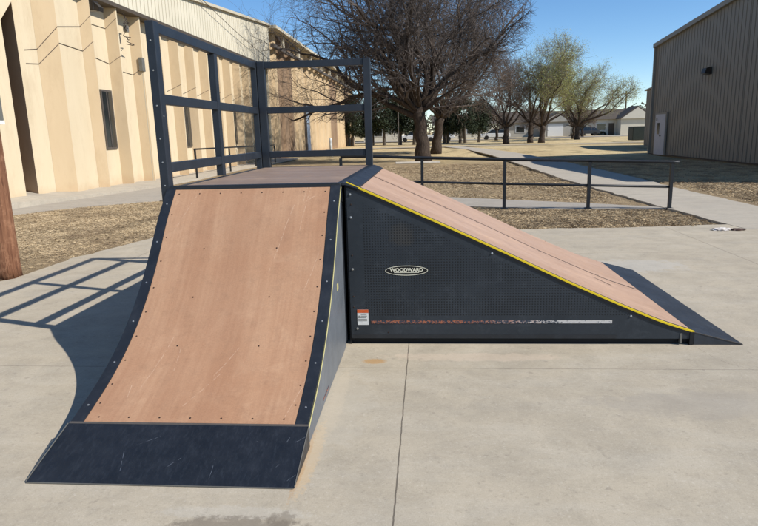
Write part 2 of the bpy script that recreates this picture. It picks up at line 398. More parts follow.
# fence-side walk and its left continuation as a roadway in front of the hall
walk=[(5.25,7.42),(3.11,7.66),(1.64,8.15),(-1,8.9),(-3.5,9.7),(-6.09,10.52),(-7.5,9.38),(-8.26,8.07),(-9.5,5.5),(-14,0),(-18,2),(-9.6,8.2),(-8.75,10.2),(-8.4,12),(-7.9,14.6),(-4.5,14.2),(-1.5,11.9),(1.2,10.0),(2.57,9.17),(3.85,8.42),(4.7,7.85)]
poly_sheet('roadway',rough_edge(walk,.2,.02),-.006,M['asphalt'],.05)
path=[(5.15,5.25),(4.93,8.41),(4.75,11.9),(4.62,14.9),(4.55,24.9),(4.4,33.4),(3.7,46.7),(2.2,56),(3.6,56.5),(5.4,46),(6.3,36),(6.75,26),(6.75,14.3),(6.6,11.1),(6.62,7.42),(6.7,5.3),(7.4,4.9),(5.2,4.95)]
poly_sheet('footpath',rough_edge(path,.25,.02),.004,M['walk'],.05)
poly_sheet('cross_path',[(-14,56.0),(2.2,56),(3.6,56.5),(30,54.5),(60,53),(60,54.2),(30,55.9),(3.6,58),(-14,57.4)],.012,M['walk'],.05)
poly_sheet('street',[(-200,96),(200,96),(200,103),(-200,103)],.012,M['asphalt'],.05)
# raised walk along the hall (slopes down away from the camera)
mb=MB()
inner=[(-10.4,6.5,.36),(-10.4,8.5,.33),(-10.4,10.4,.30),(-10.4,11.2,.26),(-10.4,12.8,.17),(-10.4,15,.08),(-10.4,18,.03),(-10.4,36,.02)]
outer=[(-9.5,6.0,.22),(-9.1,8.4,.18),(-8.9,9.6,.12),(-8.75,10.8,.07),(-8.5,12.5,.03),(-8.1,14.6,.02),(-7.9,18,.015),(-7.9,36,.015)]
mb.loft(inner,outer); mb.loft(outer,[(x,y,-.05) for x,y,z in outer])
tag(mb.build('pavement',M['walk']),kind='structure')

# dry grass blades (stuff)
def inside(p,poly):
    x,y=p; c=False; j=len(poly)-1
    for i in range(len(poly)):
        xi,yi=poly[i]; xj,yj=poly[j]
        if (yi>y)!=(yj>y) and x<(xj-xi)*(y-yi)/(yj-yi)+xi: c=not c
        j=i
    return c
def blades(name,poly,n,h,mat,z=-.03,lean=1.0,w=.0024,keep=None):
    r=random.Random(n); xs=[p[0] for p in poly]; ys=[p[1] for p in poly]
    V=[];F=[]; k=0
    while k<n:
        x=r.uniform(min(xs),max(xs)); y=r.uniform(min(ys),max(ys))
        if not inside((x,y),poly): continue
        if keep and r.random()>keep(x,y): k+=.3; continue
        if not inside((x+.12,y),poly) or not inside((x-.12,y),poly) or not inside((x,y-.12),poly):
            if math.sin(x*9+y*4)+math.sin(y*13-x*5)<.2 or r.random()<.4: k+=.3; continue
        a=r.uniform(0,6.283); hh=h*r.uniform(.4,1.3); ln=r.uniform(.3,1.6)*hh*lean; b=a+r.uniform(-1,1)
        dx,dy=math.cos(a)*w,math.sin(a)*w; i=len(V)
        mx,my=math.cos(b+1.5)*ln*.4,math.sin(b+1.5)*ln*.4
        V+=[(x-dx,y-dy,z),(x+dx,y+dy,z),(x+mx+dx*.7,y+my+dy*.7,z+hh*.65),(x+mx*2.4,y+my*2.4,z+hh*.85)]
        F+=[(i,i+1,i+2),(i,i+2,i+3)]; k+=1
    return tag(mesh_obj(name,V,F,mat),label=None,kind='stuff')
left_patch=[(-3.68,4.98),(-3.86,4.3),(-4.02,3.6),(-4.12,3.0),(-4.14,2.2),(-4.6,1.2),(-6,.2),(-9,3.5),(-8.36,8.07),(-7.6,9.35),(-6.2,10.42),(-3.5,9.6),(-2.5,9.3),(-2.2,5.2)]
patchn=lambda x,y:.38+.55*math.sin(x*2.1+math.sin(y*1.7)*2)*math.sin(y*1.3+x)
o=blades('dry_grass',left_patch,130000,.024,M['blades'],lean=2.6,w=.0017,keep=lambda x,y:max(.25,patchn(x,y)+.2)*(1 if (x+3.9)**2+(y-2.6)**2>1.2 else .3)); tag(o,'patch of dead straw coloured grass beside the wooden pole','grass')
strip=[(-2.2,5.24),(1.24,5.25),(3.5,5.26),(5.15,5.46),(5.02,6.2),(5.0,7.3),(3.11,7.58),(1.64,8.05),(-1,8.8),(-2.5,9.2)]
o=blades('dry_grass',strip,100000,.027,M['blades'],lean=2.6,w=.0018,keep=lambda x,y:max(.4,patchn(x,y)+.35)); tag(o,'strip of dead grass between the slab and the black fence','grass')
o=blades('dry_grass',[(4.8,8.5),(4.62,12),(4.5,24),(-3,24),(-5,15),(-1.4,12.1),(1.2,10.15),(2.6,9.3),(3.9,8.55)],90000,.032,M['blades'],lean=2.4,z=-.035,w=.003,keep=lambda x,y:max(.1,patchn(x*.7,y*.6)-.05)); tag(o,'thin brown dormant lawn behind the black fence','grass')
o=blades('dry_grass',[(6.85,5.4),(6.85,24),(12.3,24),(12.3,3.5),(7.6,5.0)],100000,.034,M['blades'],lean=2.4,z=-.033,w=.003,keep=lambda x,y:.9); tag(o,'straw coloured lawn between the path and the taupe metal building','grass')

fr_k=lambda x,y:1 if math.sin(x*7+math.sin(x*17))+math.sin(x*29)*.6>.7 else .06
o=blades('dry_grass',[(-2.2,5.13),(4.6,5.25),(4.6,5.45),(-2.2,5.3)],4200,.035,M['blades'],z=0,w=.003,keep=fr_k); tag(o,'ragged fringe of dead grass spilling onto the front edge of the slab','grass')
# ------------------------------------------------------------------ quarter pipe with deck
W=1.22; H=1.16; D=2.5
ctrl=[(.0,1.16),(-.10,1.065),(-.21,.955),(-.35,.79),(-.5,.63),(-.68,.47),(-.9,.32),(-1.14,.205),(-1.42,.108)]
def spline(P,n=6):
    out=[]
    for i in range(len(P)-1):
        p0=P[max(i-1,0)];p1=P[i];p2=P[i+1];p3=P[min(i+2,len(P)-1)]
        for j in range(n):
            t=j/n; f=lambda a,b,c,d:.5*(2*b+(c-a)*t+(2*a-5*b+4*c-d)*t*t+(3*b-a-3*c+d)*t**3)
            out.append((f(p0[0],p1[0],p2[0],p3[0]),f(p0[1],p1[1],p2[1],p3[1])))
    out.append(P[-1]); return out
prof=spline(ctrl)
def strip_along(prof,x0,x1,top,th,axis='x'):
    """thick sheet following a (y,z) profile"""
    mb=MB(); n=len(prof); up=[];dn=[]
    for i,(a,b) in enumerate(prof):
        pa=prof[max(i-1,0)];pb=prof[min(i+1,n-1)]; t=Vector((pb[0]-pa[0],pb[1]-pa[1])).normalized(); nr=Vector((-t.y,t.x))
        if nr.y<0: nr=-nr
        up.append((a+nr.x*top,b+nr.y*top)); dn.append((a+nr.x*(top-th),b+nr.y*(top-th)))
    poly=up+dn[::-1]
    if axis=='x': mb.prism(poly,0,x0,x1)
    else: mb.prism(poly,1,x0,x1)
    return mb
QP=empty('quarter_pipe_ramp',(-W/2,0,0),'curved quarter pipe skate ramp with a brown riding surface, dark steel apron and railed deck','skate ramp')
EW=.068
surf=part(strip_along(prof[1:],-W+EW,-EW,.0,.012),'riding_surface',M['ply'],QP)
for a,b in ((-W,-W+EW),(-EW,0)):
    e=part(strip_along(prof,a+.002,b-.001 if a<-.5 else b-.002,.004,.03),'edge_strip',M['navy'],QP)
# side panels
side=[(y,z-.03) for y,z in prof]+[(-1.42,.0),(0.0,.0)]
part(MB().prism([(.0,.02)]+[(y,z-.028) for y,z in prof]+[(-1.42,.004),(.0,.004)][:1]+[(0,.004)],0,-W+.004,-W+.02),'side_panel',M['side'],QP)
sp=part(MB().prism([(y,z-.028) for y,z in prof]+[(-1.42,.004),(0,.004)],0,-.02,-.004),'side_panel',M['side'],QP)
# cream bead along right curved edge
m_=MB()
cv=[(y,z-.014) for y,z in prof]
m_.tube([(.001,y,z) for y,z in cv],.0034,6); part(m_,'edge_bead',M['cream_line'],QP,smooth=True)
# little decal on right side panel
part(MB().box((-.0035,-.33,.50),(-.002,-.27,.545)),'sticker',M['cream_line'],QP)
part(MB().box((-.0035,-.98,.035),(-.002,-.78,.046)),'sticker',M['strip'],QP)
# apron
ap=MB(); ap.prism([(-1.425,.112),(-1.785,.006),(-1.785,.0015),(-1.425,.0015)],0,-W-.004,.004)
part(ap,'apron',M['navy_scr'],QP,bevel=.003)
for xx in (-W-.0045,.0045): part(MB().bar((xx,-1.43,.1125),(xx,-1.782,.0085),.003,.003),'apron_edge',M['greybox'],QP)
part(MB().bar((-W,-1.7865,.0045),(0,-1.7865,.0045),.003,.004),'apron_edge',M['greybox'],QP)
part(MB().prism([(-1.416,.1155),(-1.428,.1125),(-1.43,.107),(-1.414,.108)],0,-W-.001,.001),'apron_seam',M['alu'],QP)
# deck
dk=MB()
for k in range(3):
    y0=.055+k*.8; y1=y0+.797
    dk.box((-W+.05,y0,H-.018),(-.05,min(y1,D-.05),H+.002))
deck=part(dk,'deck_board',M['deck'],QP)
fr=MB()
fr.box((-W,-.004,H-.052),(0,.052,H+.016)); part(fr,'coping',M['navy'],QP,bevel=.006)
fr=MB(); fr.box((-W,.054,H-.12),(-W+.046,D,H+.004)); fr.box((-.046,.054,H-.12),(0,D,H+.004)); fr.box((-W+.046,D-.046,H-.12),(-.046,D,H+.004))
part(fr,'deck_frame',M['navy'],QP)
# platform side skirts & legs
sk=MB(); sk.box((-W+.002,.005,.03),(-W+.018,D-.005,H-.122)); part(sk,'side_panel',M['navy'],QP)
sk=MB(); sk.box((-.02,.005,.03),(-.004,D-.005,H-.122)); part(sk,'side_panel',M['navy'],QP)
sk=MB(); sk.box((-W+.02,D-.02,.03),(-.022,D-.006,H-.122)); part(sk,'back_panel',M['navy'],QP)
sk=MB(); sk.box((-W+.03,.004,.0),(-W+.09,.06,H-.06)); part(sk,'leg',M['dark'],QP)
sk=MB(); sk.box((-.09,.004,.0),(-.03,.06,H-.06)); part(sk,'leg',M['dark'],QP)
def dome(r,h,k=8):
    mb=MB(); vs=[]; 
    for rr,zz in ((r,0),(r*.85,h*.7),(r*.4,h)):
        vs+=[(rr*math.cos(6.2832*i/k),rr*math.sin(6.2832*i/k),zz) for i in range(k)]
    fs=[(j*k+i,j*k+(i+1)%k,(j+1)*k+(i+1)%k,(j+1)*k+i) for j in range(2) for i in range(k)]+[tuple(range(2*k,3*k))]
    mb.add(vs,fs); return mb
def mesh_only(mb,name,mat):
    me=bpy.data.meshes.new(name); me.from_pydata(mb.v,[],mb.f); me.materials.append(mat); me.update(); return me
me_screw=mesh_only(dome(.0055,.002),'screw',M['screwd']); me_bolt=mesh_only(dome(.009,.006),'bolt',M['screw']); me_bolts=mesh_only(dome(.006,.003),'bolt',M['screw'])
def place(me,name,p,nrm,parent):
    o=bpy.data.objects.new(name,me); q=Vector(nrm).to_track_quat('Z','Y')
    mw=Matrix.Translation(p)@q.to_matrix().to_4x4()
    link(o,parent); root=parent
    while root.parent: root=root.parent
    o.matrix_basis=Matrix.Translation(-root.location)@mw if parent.parent is None else mw
    return o
def prof_at(s,pr):
    L=[0]
    for i in range(1,len(pr)): L.append(L[-1]+math.hypot(pr[i][0]-pr[i-1][0],pr[i][1]-pr[i-1][1]))
    t=s*L[-1]
    for i in range(1,len(pr)):
        if L[i]>=t:
            k=(t-L[i-1])/(L[i]-L[i-1]); a,b=pr[i-1],pr[i]; d=Vector((b[0]-a[0],b[1]-a[1])).normalized(); nr=Vector((-d.y,d.x))
            if nr.y<0: nr=-nr
            return a[0]+(b[0]-a[0])*k,a[1]+(b[1]-a[1])*k,nr
    return pr[-1][0],pr[-1][1],Vector((0,1))
def screw_q(x,s,me=me_screw,lift=.0,parent=None,nm='screw'):
    y,z,nr=prof_at(s,prof); place(me,nm,(x,y+nr.x*lift,z+nr.y*lift),(0,nr.x,nr.y),parent or surf)
# sub-part placement: matrix for grandchildren handled with world coords of untransformed 'surf'
for i in range(8): screw_q(-W+.10+i*(W-.2)/7,.03)
for s in [.13,.23,.33,.44,.54,.64,.74,.84,.92]:
    screw_q(-W+.09,s); screw_q(-.09,s)
for s in (.28,.48,.68):
    for x in (-.86,-.38): screw_q(x,s)
for i in range(7): screw_q(-W+.13+i*(W-.26)/6,.975)
for s in (.08,.25,.42,.58,.75,.93):
    screw_q(-EW/2,s,me_bolts,.004,QP,'bolt'); screw_q(-W+EW/2,s,me_bolts,.004,QP,'bolt')
# guard rails
PS=.066
def rail_frame(root,posts,bars,label):
    gr=MB(); first=True
    holder=None
    for a,b,w,h in bars:
        m_=MB(); m_.bar(a,b,w,h)
        if holder is None: holder=part(m_,'guard_rail',M['navy_rail'],root,bevel=.004); holder['label']=label
        else:
            o=m_.build('rail_bar',M['navy_rail'],bevel=.004); o.parent=holder
    for p0,p1 in posts:
        o=MB().box(p0,p1).build('post',M['navy_rail'],bevel=.004); o.parent=holder
    return holder
zt,zm,zb=2.228,1.765,1.30; bh=.068
LX=-W-.012
ys_=[.0,1.18,2.42]
bars=[((LX+.0,.075,z),(LX,2.42,z),.05,bh) for z in (zt,zm,zb)]
posts=[((LX-.03,-.005,.98),(LX+.03,.075,zt+bh/2+.004)),((LX-.03,1.15,H+.008),(LX+.03,1.22,zt-bh/2-.002)),((LX-.03,2.421,.98),(LX+.03,2.49,zt+bh/2+.004))]
# middle post interrupts the bars: bars pass behind it slightly narrower
GL=rail_frame(QP,posts,bars,'guard rail panel along the left deck edge')
BY=D-.035
bars=[((-W+.105,BY,z),(-.07,BY,z),.05,bh) for z in (zt,zm,zb)]
posts=[((-W+.024,BY-.035,1.0),(-W+.1045,BY+.035,zt+bh/2+.004)),((-.0695,BY-.035,1.0),(.004,BY+.035,zt+bh/2+.004))]
GB=rail_frame(QP,posts,bars,'guard rail panel across the back deck edge')
for z in (2.14,1.95,1.72,1.5,1.34,1.18): 
    place(me_bolts,'bolt',(LX,-.0052,z),(0,-1,0),GL)
for y in (.02,2.45):
    place(me_bolts,'bolt',(LX+.031,y,1.65),(1,0,0),GL)

# ------------------------------------------------------------------ bank ramp
BX0=.03; BY0=.05; BY1=2.36
bank=spline([(0.03,1.165),(.6,.905),(1.09,.675),(1.5,.475),(1.78,.345),(2.05,.225),(2.22,.155),(2.42,.088)],5)
BK=empty('bank_ramp',(1.2,1.2,0),'long straight bank ramp with perforated dark side, yellow edge and faded brown top','skate ramp')
YM=(BY0+BY1)/2
def subp(x0,x1): return [p for p in bank if x0<=p[0]<=x1]
b1=[p for p in bank if p[0]>=.1]; b1=[(.118,1.165-.088*.456)]+[p for p in bank if p[0]>.13]
part(strip_along(b1,BY0+.035,YM-.012,.006,.014,'y'),'riding_surface',M['ply2'],BK)
part(strip_along(b1,YM+.012,BY1-.01,.006,.014,'y'),'riding_surface',M['ply2'],BK)
part(strip_along(bank,YM-.0115,YM+.0115,.0075,.012,'y'),'seam',M['dark'],BK)
# dark top plate bridging deck and bank
part(MB().prism([(.002,H+.008),(.03,H+.012),(.116,1.165-.088*.456+.012),(.116,1.165-.088*.456+.002),(.03,H-.004),(.002,H-.004)],1,BY0-.01,BY1+.0),'top_plate',M['navy_scr2'],BK)
# yellow edge and black angle
ydge=[(x,z) for x,z in bank]
part(strip_along(ydge,BY0-.004,BY0+.011,.013,.012,'y'),'edge_trim',M['yellow'],BK)
part(strip_along(ydge,BY0+.0115,BY0+.0345,.0145,.03,'y'),'edge_strip',M['navy'],BK)
part(strip_along(ydge,BY0-.004,BY0+.010,-.001,.018,'y'),'edge_angle',M['dark'],BK)
# side panel
fpoly=[(BX0,.045),(BX0,1.14)]+[(x,z-.02) for x,z in bank if x>.04]+[(2.42,.045)]
fpan=part(MB().prism(fpoly,1,BY0,BY0+.012),'side_panel',M['perf'],BK)
bpoly=[(BX0,.03),(BX0,1.14)]+[(x,z-.02) for x,z in bank if x>.04]+[(2.42,.03)]
part(MB().prism(bpoly,1,BY1-.014,BY1-.002),'side_panel',M['navy'],BK)
part(MB().box((BX0+.004,BY0+.013,.03),(BX0+.02,BY1-.015,1.13)),'end_panel',M['dark'],BK)
part(MB().box((BX0-.012,BY0+.006,0),(BX0-.001,BY0+.05,1.15)),'leg',M['dark'],BK)
part(MB().box((BX0,BY0+.03,.0),(2.40,BY0+.07,.044)),'base_rail',M['dark'],BK)
part(MB().box((BX0,BY0+.001,.047),(1.9,BY0-.003,.075)),'base_flange',M['navy'],BK)
# foot bracket at the low end
part(MB().box((2.33,BY0-.003,.012),(2.345,BY0+.02,.085)),'bracket',M['greybox'],BK)
part(MB().box((2.395,BY0-.006,.002),(2.42,BY0+.02,.095)),'bracket',M['dark'],BK)
# apron
ap=MB(); ap.prism([(2.424,.094),(2.757,.005),(2.757,.001),(2.424,.001)],1,BY0,BY1+.0)
part(ap,'apron',M['navy_scr2'],BK,bevel=.003)
part(MB().bar((2.424,BY0-.001,.0935),(2.75,BY0-.001,.0065),.004,.004),'apron_edge',M['alu'],BK)
# gash in riding surface
def bz(x):
    for a,b in zip(bank,bank[1:]):
        if a[0]<=x<=b[0]: return a[1]+(b[1]-a[1])*(x-a[0])/(b[0]-a[0])
    return bank[-1][1]
gx0,gx1=1.96,2.12
part(MB().add([(gx0,.98,bz(gx0)+.0085),(gx0+.03,.955,bz(gx0+.03)+.0085),(gx1,.90,bz(gx1)+.0085),(gx1-.02,.93,bz(gx1-.02)+.0085)],[(0,1,2,3)]) or (lambda m:m)(MB()),'gash',M['screwd'],BK) if False else None
g_=MB(); g_.add([(gx0,.98,bz(gx0)+.009),(gx0+.03,.955,bz(gx0+.03)+.009),(gx1,.90,bz(gx1)+.009),(gx1-.02,.93,bz(gx1-.02)+.009)],[(0,1,2,3)]); part(g_,'gash',M['screwd'],BK)
# bolts on side panel
for x,z in [(.055,1.09),(.06,1.02),(.055,.93),(.055,.66),(.055,.56),(.055,.36),(.055,.28),(.075,.12),(1.03,.665),(1.99,.21),(.30,.09)]:
    place(me_bolt if (x>.9 or z in(1.09,.93,.56,.12)) else me_screw,'bolt',(x,BY0-.0005,z),(0,-1,0),BK)
for s in range(9):
    x=.2+s*.27
    for yy in (YM-.05,YM+.05,BY1-.06,BY0+.07): 
        place(me_screw,'screw',(x,yy,bz(x)+.0065),(.42,0,1),BK)
# logo
lc=Vector((.437,BY0-.002,.548)); lw,lh=.150,.036
def ellipse(name,cx,cz,a,b,y,mat,ring=0,parent=BK):
    k=48; mb=MB(); o=[(cx+a*math.cos(6.28318*i/k),y,cz+b*math.sin(6.28318*i/k)) for i in range(k)]
    if ring:
        q=[(cx+(a-ring)*math.cos(6.28318*i/k),y,cz+(b-ring)*math.sin(6.28318*i/k)) for i in range(k)]
        mb.add(o+q,[(i,(i+1)%k,k+(i+1)%k,k+i) for i in range(k)])
    else: mb.add(o,[tuple(range(k))])
    return part(mb,name,mat,parent)
lg=ellipse('logo',lc.x,lc.z,lw,lh,BY0-.0015,M['logo_bk'])
rg=ellipse('logo_ring',lc.x,lc.z,lw,lh,BY0-.0022,M['logo'],.0045); rg.parent=lg; rg.matrix_parent_inverse=Matrix.Identity(4)
def text(body,size,loc,mat,name,parent,offset=0,rx=R(90),shear=0,sx=1):
    cu=bpy.data.curves.new(name,'FONT'); cu.body=body; cu.size=size; cu.align_x='CENTER'; cu.align_y='CENTER'; cu.offset=offset; cu.shear=shear
    to=bpy.data.objects.new(name+'_tmp',cu); COL.objects.link(to)
    dg=bpy.context.evaluated_depsgraph_get(); me=bpy.data.meshes.new_from_object(to.evaluated_get(dg)); bpy.data.objects.remove(to)
    M4=Matrix.Translation(loc)@Matrix.Rotation(rx,4,'X')@Matrix.Diagonal((sx,1,1,1)); me.transform(M4); me.materials.clear(); me.materials.append(mat)
    o=bpy.data.objects.new(name,me); link(o,parent); return o
t=text('WOODWARD',.034,(lc.x,BY0-.0030,lc.z+.004),M['logo'],'logo_lettering',lg,offset=.0012,sx=1.05)
u=MB().box((lc.x-.088,BY0-.0030,lc.z-.0165),(lc.x+.088,BY0-.0026,lc.z-.0125)).build('logo_underline',M['logo']); u.parent=lg
# warning sticker (printed rows too small to read)
st=part(MB().box((.078,BY0-.0022,.148),(.158,BY0-.0008,.262)),'warning_sticker',M['white'],BK)
o=MB().box((.078,BY0-.0030,.238),(.158,BY0-.0023,.262)).build('sticker_header',M['orange']); o.parent=st
pr_=MB(); rr=random.Random(4)
for k in range(5):
    z=.225-k*.012; pr_.box((.104 if k<2 else .084,BY0-.0030,z),(.150-rr.random()*.02,BY0-.0024,z+.0035))
pr_.prism([(.083,.205),(.099,.205),(.091,.22)],1,BY0-.0030,BY0-.0024)
o=pr_.build('sticker_print',M['greybox']); o.parent=st
part(MB().box((.178,BY0-.0022,.158),(1.865,BY0-.0008,.180)),'worn_lettering_strip',M['strip'],BK)

# ------------------------------------------------------------------ hall on the left
BL=empty('assembly_hall',(-9.5,20,0),'cream fluted concrete hall with ribbed metal parapet left of the ramp','building')
zz=[(11.15,-9.52),(11.75,-9.55),(12.3,-9.25),(13.65,-9.38),(13.87,-9.15),(13.95,-9.18),(13.98,-9.55),(15.43,-9.55),(15.57,-9.22),(15.64,-9.22),(15.67,-9.55)]
y=17.0
while y<34.6:
    zz+=[(y,-9.55),(y+.15,-9.22),(y+.22,-9.22),(y+.25,-9.55)]; y+=1.6
zz=[p for p in zz if p[0]<34.7]+[(34.9,-9.5)]
BANDZ=5.6
cr=MB(); cr.loft([(x,y,-.05) for y,x in zz],[(x,y,BANDZ) for y,x in zz])
wl=part(cr,'wall',M['cream'],BL,fix=False)
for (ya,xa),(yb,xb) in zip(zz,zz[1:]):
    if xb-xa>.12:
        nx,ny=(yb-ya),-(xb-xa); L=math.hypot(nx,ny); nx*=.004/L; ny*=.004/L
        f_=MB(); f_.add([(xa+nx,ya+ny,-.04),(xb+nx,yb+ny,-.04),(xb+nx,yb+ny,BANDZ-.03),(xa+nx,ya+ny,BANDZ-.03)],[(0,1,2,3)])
        part(f_,'rib_face',M['tan'],BL,fix=False)  # painted shade: darker sheet over each steep rib side, deepening its shading
# corner return then splayed recess
m_=MB(); m_.add([(-9.52,11.15,-.05),(-9.60,11.06,-.05),(-9.60,11.06,BANDZ),(-9.52,11.15,BANDZ)],[(0,1,2,3)]); part(m_,'corner_return',M['cream'],BL,fix=False)
m_=MB(); m_.add([(-9.60,11.06,-.05),(-11.6,12.0,-.05),(-11.6,12.0,7),(-9.60,11.06,7)],[(0,1,2,3)]); m_.box((-12.2,10.0,-.05),(-11.6,12,7)); part(m_,'recess_wall',M['shade_tan'],BL,fix=False)
# nearer wing
nw=MB(); nw.box((-12.5,2,-.05),(-9.5,10.42,6.4)); part(nw,'near_wing',M['cream'],BL)
m_=MB(); m_.prism([(10.42,4.35),(11.04,4.98),(11.04,6.4),(10.42,6.4)],0,-9.75,-9.51); part(m_,'brow',M['cream'],BL)
# metal parapet, vertical ribs, sloping top 1:12
def ribbed(y0,y1,X,z0,ztop,pitch=.3,rib=.05,dep=.035,face=1):
    """vertical ribbed siding on plane X, outward direction face; ztop(y) gives the top"""
    mb=MB(); pts=[]; y=y0
    while y<y1-1e-6:
        for a,d in ((0,0),(rib*.4,dep),(rib*1.4,dep),(rib*1.8,0)):
            if y+a<y1: pts.append((y+a,X+face*d))
        y+=pitch
    pts.append((y1,X))
    A=[(x,y,z0) for y,x in pts]; B=[(x,y,ztop(y)) for y,x in pts]
    mb.loft(A,B); return mb
zt1=lambda y:7.2+.084*(y-22.7) if y<34 else 7.2+.084*11.3
part(ribbed(2,34.9,-9.18,BANDZ+.1,zt1,.3,.035,.08,-1),'parapet_siding',M['siding'],BL,fix=False)
pt=MB()
A=[(-9.5,2,zt1(2)),(-9.5,34.9,zt1(34.9))]
pt.bar((-9.16,2,zt1(2)+.05),(-9.16,34.9,zt1(34.9)+.05),.22,.12); part(pt,'parapet_cap',M['trim_c'],BL)
part(MB().box((-9.6,2,BANDZ-.02),(-9.13,34.95,BANDZ+.1)),'parapet_sill',M['trim_d'],BL)
# roof & back body
rb=MB(); rb.prism([(2,6.2),(34.9,8.1),(34.9,-.1),(2,-.1)],0,-30,-12.6); part(rb,'back_block',M['siding'],BL)
part(MB().box((-12.6,34.93,-.1),(-9.4,34.97,8.0)),'end_wall',M['siding'],BL)
rf=MB(); rf.add([(-9.3,2,5.7),(-12.7,2,5.7),(-12.7,34.9,5.72),(-9.3,34.9,5.72)],[(0,1,2,3)]); part(rf,'roof_slab',M['trim_d'],BL)
# windows on receding faces
def hall_window(ya,yb,z0,z1,xa,xb):
    f=MB(); 
    f.prism([(ya,xa)]*0+[(xa+.03,ya),(xb+.03,yb),(xb-.04,yb),(xa-.04,ya)],2,z0,z1)
    w=part(f,'window',M['alu'],BL)
    g2=MB(); e=.06; ya2,yb2=ya+e,yb-e; k=(xb-xa)/(yb-ya)
    g2.prism([(xa+k*e+.036,ya2),(xb-k*e+.036,yb2),(xb-k*e+.02,yb2),(xa+k*e+.02,ya2)],2,z0+.06,z1-.06)
    p=g2.build('pane',M['glass']); p.parent=w
    m3=MB(); ym=(ya+yb)/2-.05; xm=(xa+xb)/2+.03
    m3.box((xm,ym,z0+.06),(xm+.02,ym+.04,z1-.06)); q=m3.build('mullion',M['alu']); q.parent=w
hall_window(14.62,15.3,1.22,3.05,-9.53,-9.53)
for yb in (21.15,27.55): hall_window(yb,yb+.6,1.12,2.85,-9.53,-9.53)
# downpipe / conduit
dp=MB(); dp.box((-9.31,17.12,.0),(-9.25,17.2,3.8)); part(dp,'downpipe',M['trim_c'],BL)
# meter with conduit
mt=MB(); mt.box((-9.32,17.03,3.8),(-9.2,17.25,4.25)); part(mt,'meter_box',M['greybox'],BL)
part(MB().tube([(-9.28,17.25,3.8),(-9.28,17.25,.1)],.018,6),'conduit',M['greybox'],BL)
# cables along the wall
def xon(y):
    for a,b in zip(zz,zz[1:]):
        if a[0]<=y<=b[0]: return a[1]+(b[1]-a[1])*(y-a[0])/(b[0]-a[0])
    return -9.6
for zfun in ([(11.17,3.45),(11.75,3.5),(12.3,4.08),(13.65,4.05),(13.87,4.34)],[(14.0,4.05),(15.43,3.88),(15.57,4.12)],[(15.7,3.75),(16.98,3.68),(17.16,3.95)],
             [(11.17,3.78),(11.75,3.87),(12.3,4.5),(13.65,4.72),(13.87,5.05)],[(14.0,4.95),(15.43,4.95),(15.57,5.28)]):
    part(MB().tube([(xon(y)+.012,y,z) for y,z in zfun],.008,5),'cable',M['wire'],BL)
for k in range(6):
    y=20.2+1.6*k
    part(MB().tube([(xon(y-.5)+.012,y-.5,3.3),(xon(y)+.012,y,3.42),(xon(y+.15)+.012,y+.15,3.6)],.008,5),'cable',M['wire'],BL)
# junction tangle
jm=MB(); rr=random.Random(9)
pts=[(-9.2,16.0,5.5)]
for k in range(26): pts.append((-9.22+rr.uniform(-.06,.1),16.2+rr.uniform(-.22,.22),5.45-k*.035+rr.uniform(-.1,.1)))
jm.tube(pts,.014,5); part(jm,'cable_tangle',M['wire'],BL)
part(MB().box((-9.29,16.1,4.95),(-9.18,16.28,5.15)),'junction_box',M['greybox'],BL)
# flood light
FL=MB(); FL.box((-9.5,13.95,5.22),(-9.05,14.25,5.48)); f=part(FL,'flood_light',M['bronze'],BL,bevel=.02)
o=MB().prism([(-9.05,5.24),(-9.045,5.44),(-8.90,5.30),(-8.92,5.18)],1,13.97,14.23).build('hood',M['bronze']); o.parent=f
# second building
B2=empty('stained_hall_wing',(-9.5,55,0),'taller stained beige concrete wing behind the left hall, partly in tree shade','building')
yy=35.0; k=0; run=[]
def flush(run,brown):
    mb=MB(); P=[]
    for yy in run:
        w=2.2
        P+=[(-9.45,yy),(-9.45,yy+w*.55),(-9.3,yy+w*.62),(-9.3,yy+w*.92)]
    P.append((-9.45,run[-1]+2.2))
    mb.loft([(x,y,-.1) for x,y in P],[(x,y,7.9) for x,y in P])
    part(mb,'wall_facet' if brown else 'wall',M['brown_panel'] if brown else M['old'],B2,fix=False)
BR=(1,2,11,12,16,17); last=None
while yy<79:
    bb=k in BR
    if last is not None and bb!=last: flush(run,last); run=[]
    run.append(yy); last=bb; yy+=2.2; k+=1
flush(run,last)
b=MB(); b.box((-30,35.0,-.1),(-9.46,79.2,7.85)); part(b,'back_block',M['old'],B2)
part(MB().bar((-8.95,34.9,8.1),(-8.95,79.3,8.0),.5,.18),'eave',M['trim_c'],B2)
part(MB().box((-9.19,35.2,6.95),(-8.98,79.2,7.15)),'ledge',M['trim_d'],B2)
for k in range(9):
    y=38.0+k*5
    part(MB().box((-9.18,y,7.17),(-9.0,y+.35,7.9)),'eave_bracket',M['trim_c'],B2)
part(MB().box((-30,35,8.0),(-9.2,79.2,8.15)),'roof',M['trim_c'],B2)
dd=part(MB().box((-9.3,45.3,.0),(-9.12,46.7,3.95)),'door',M['alu'],B2)
for (a,b2,c,d) in ((45.4,46.6,.1,2.3),(45.4,46.6,2.42,3.85)):
    o=MB().box((-9.14,a,c),(-9.10,b2,d)).build('door_panel',M['doorb']); o.parent=dd
wp=MB().tube([(-5.8,36.3,0),(-5.8,36.3,1.25)],.09,10); o=wp.build('bollard',M['white'],smooth=True); tag(o,'short white bollard standing before the stained wing, seen through the back guard rail','bollard')
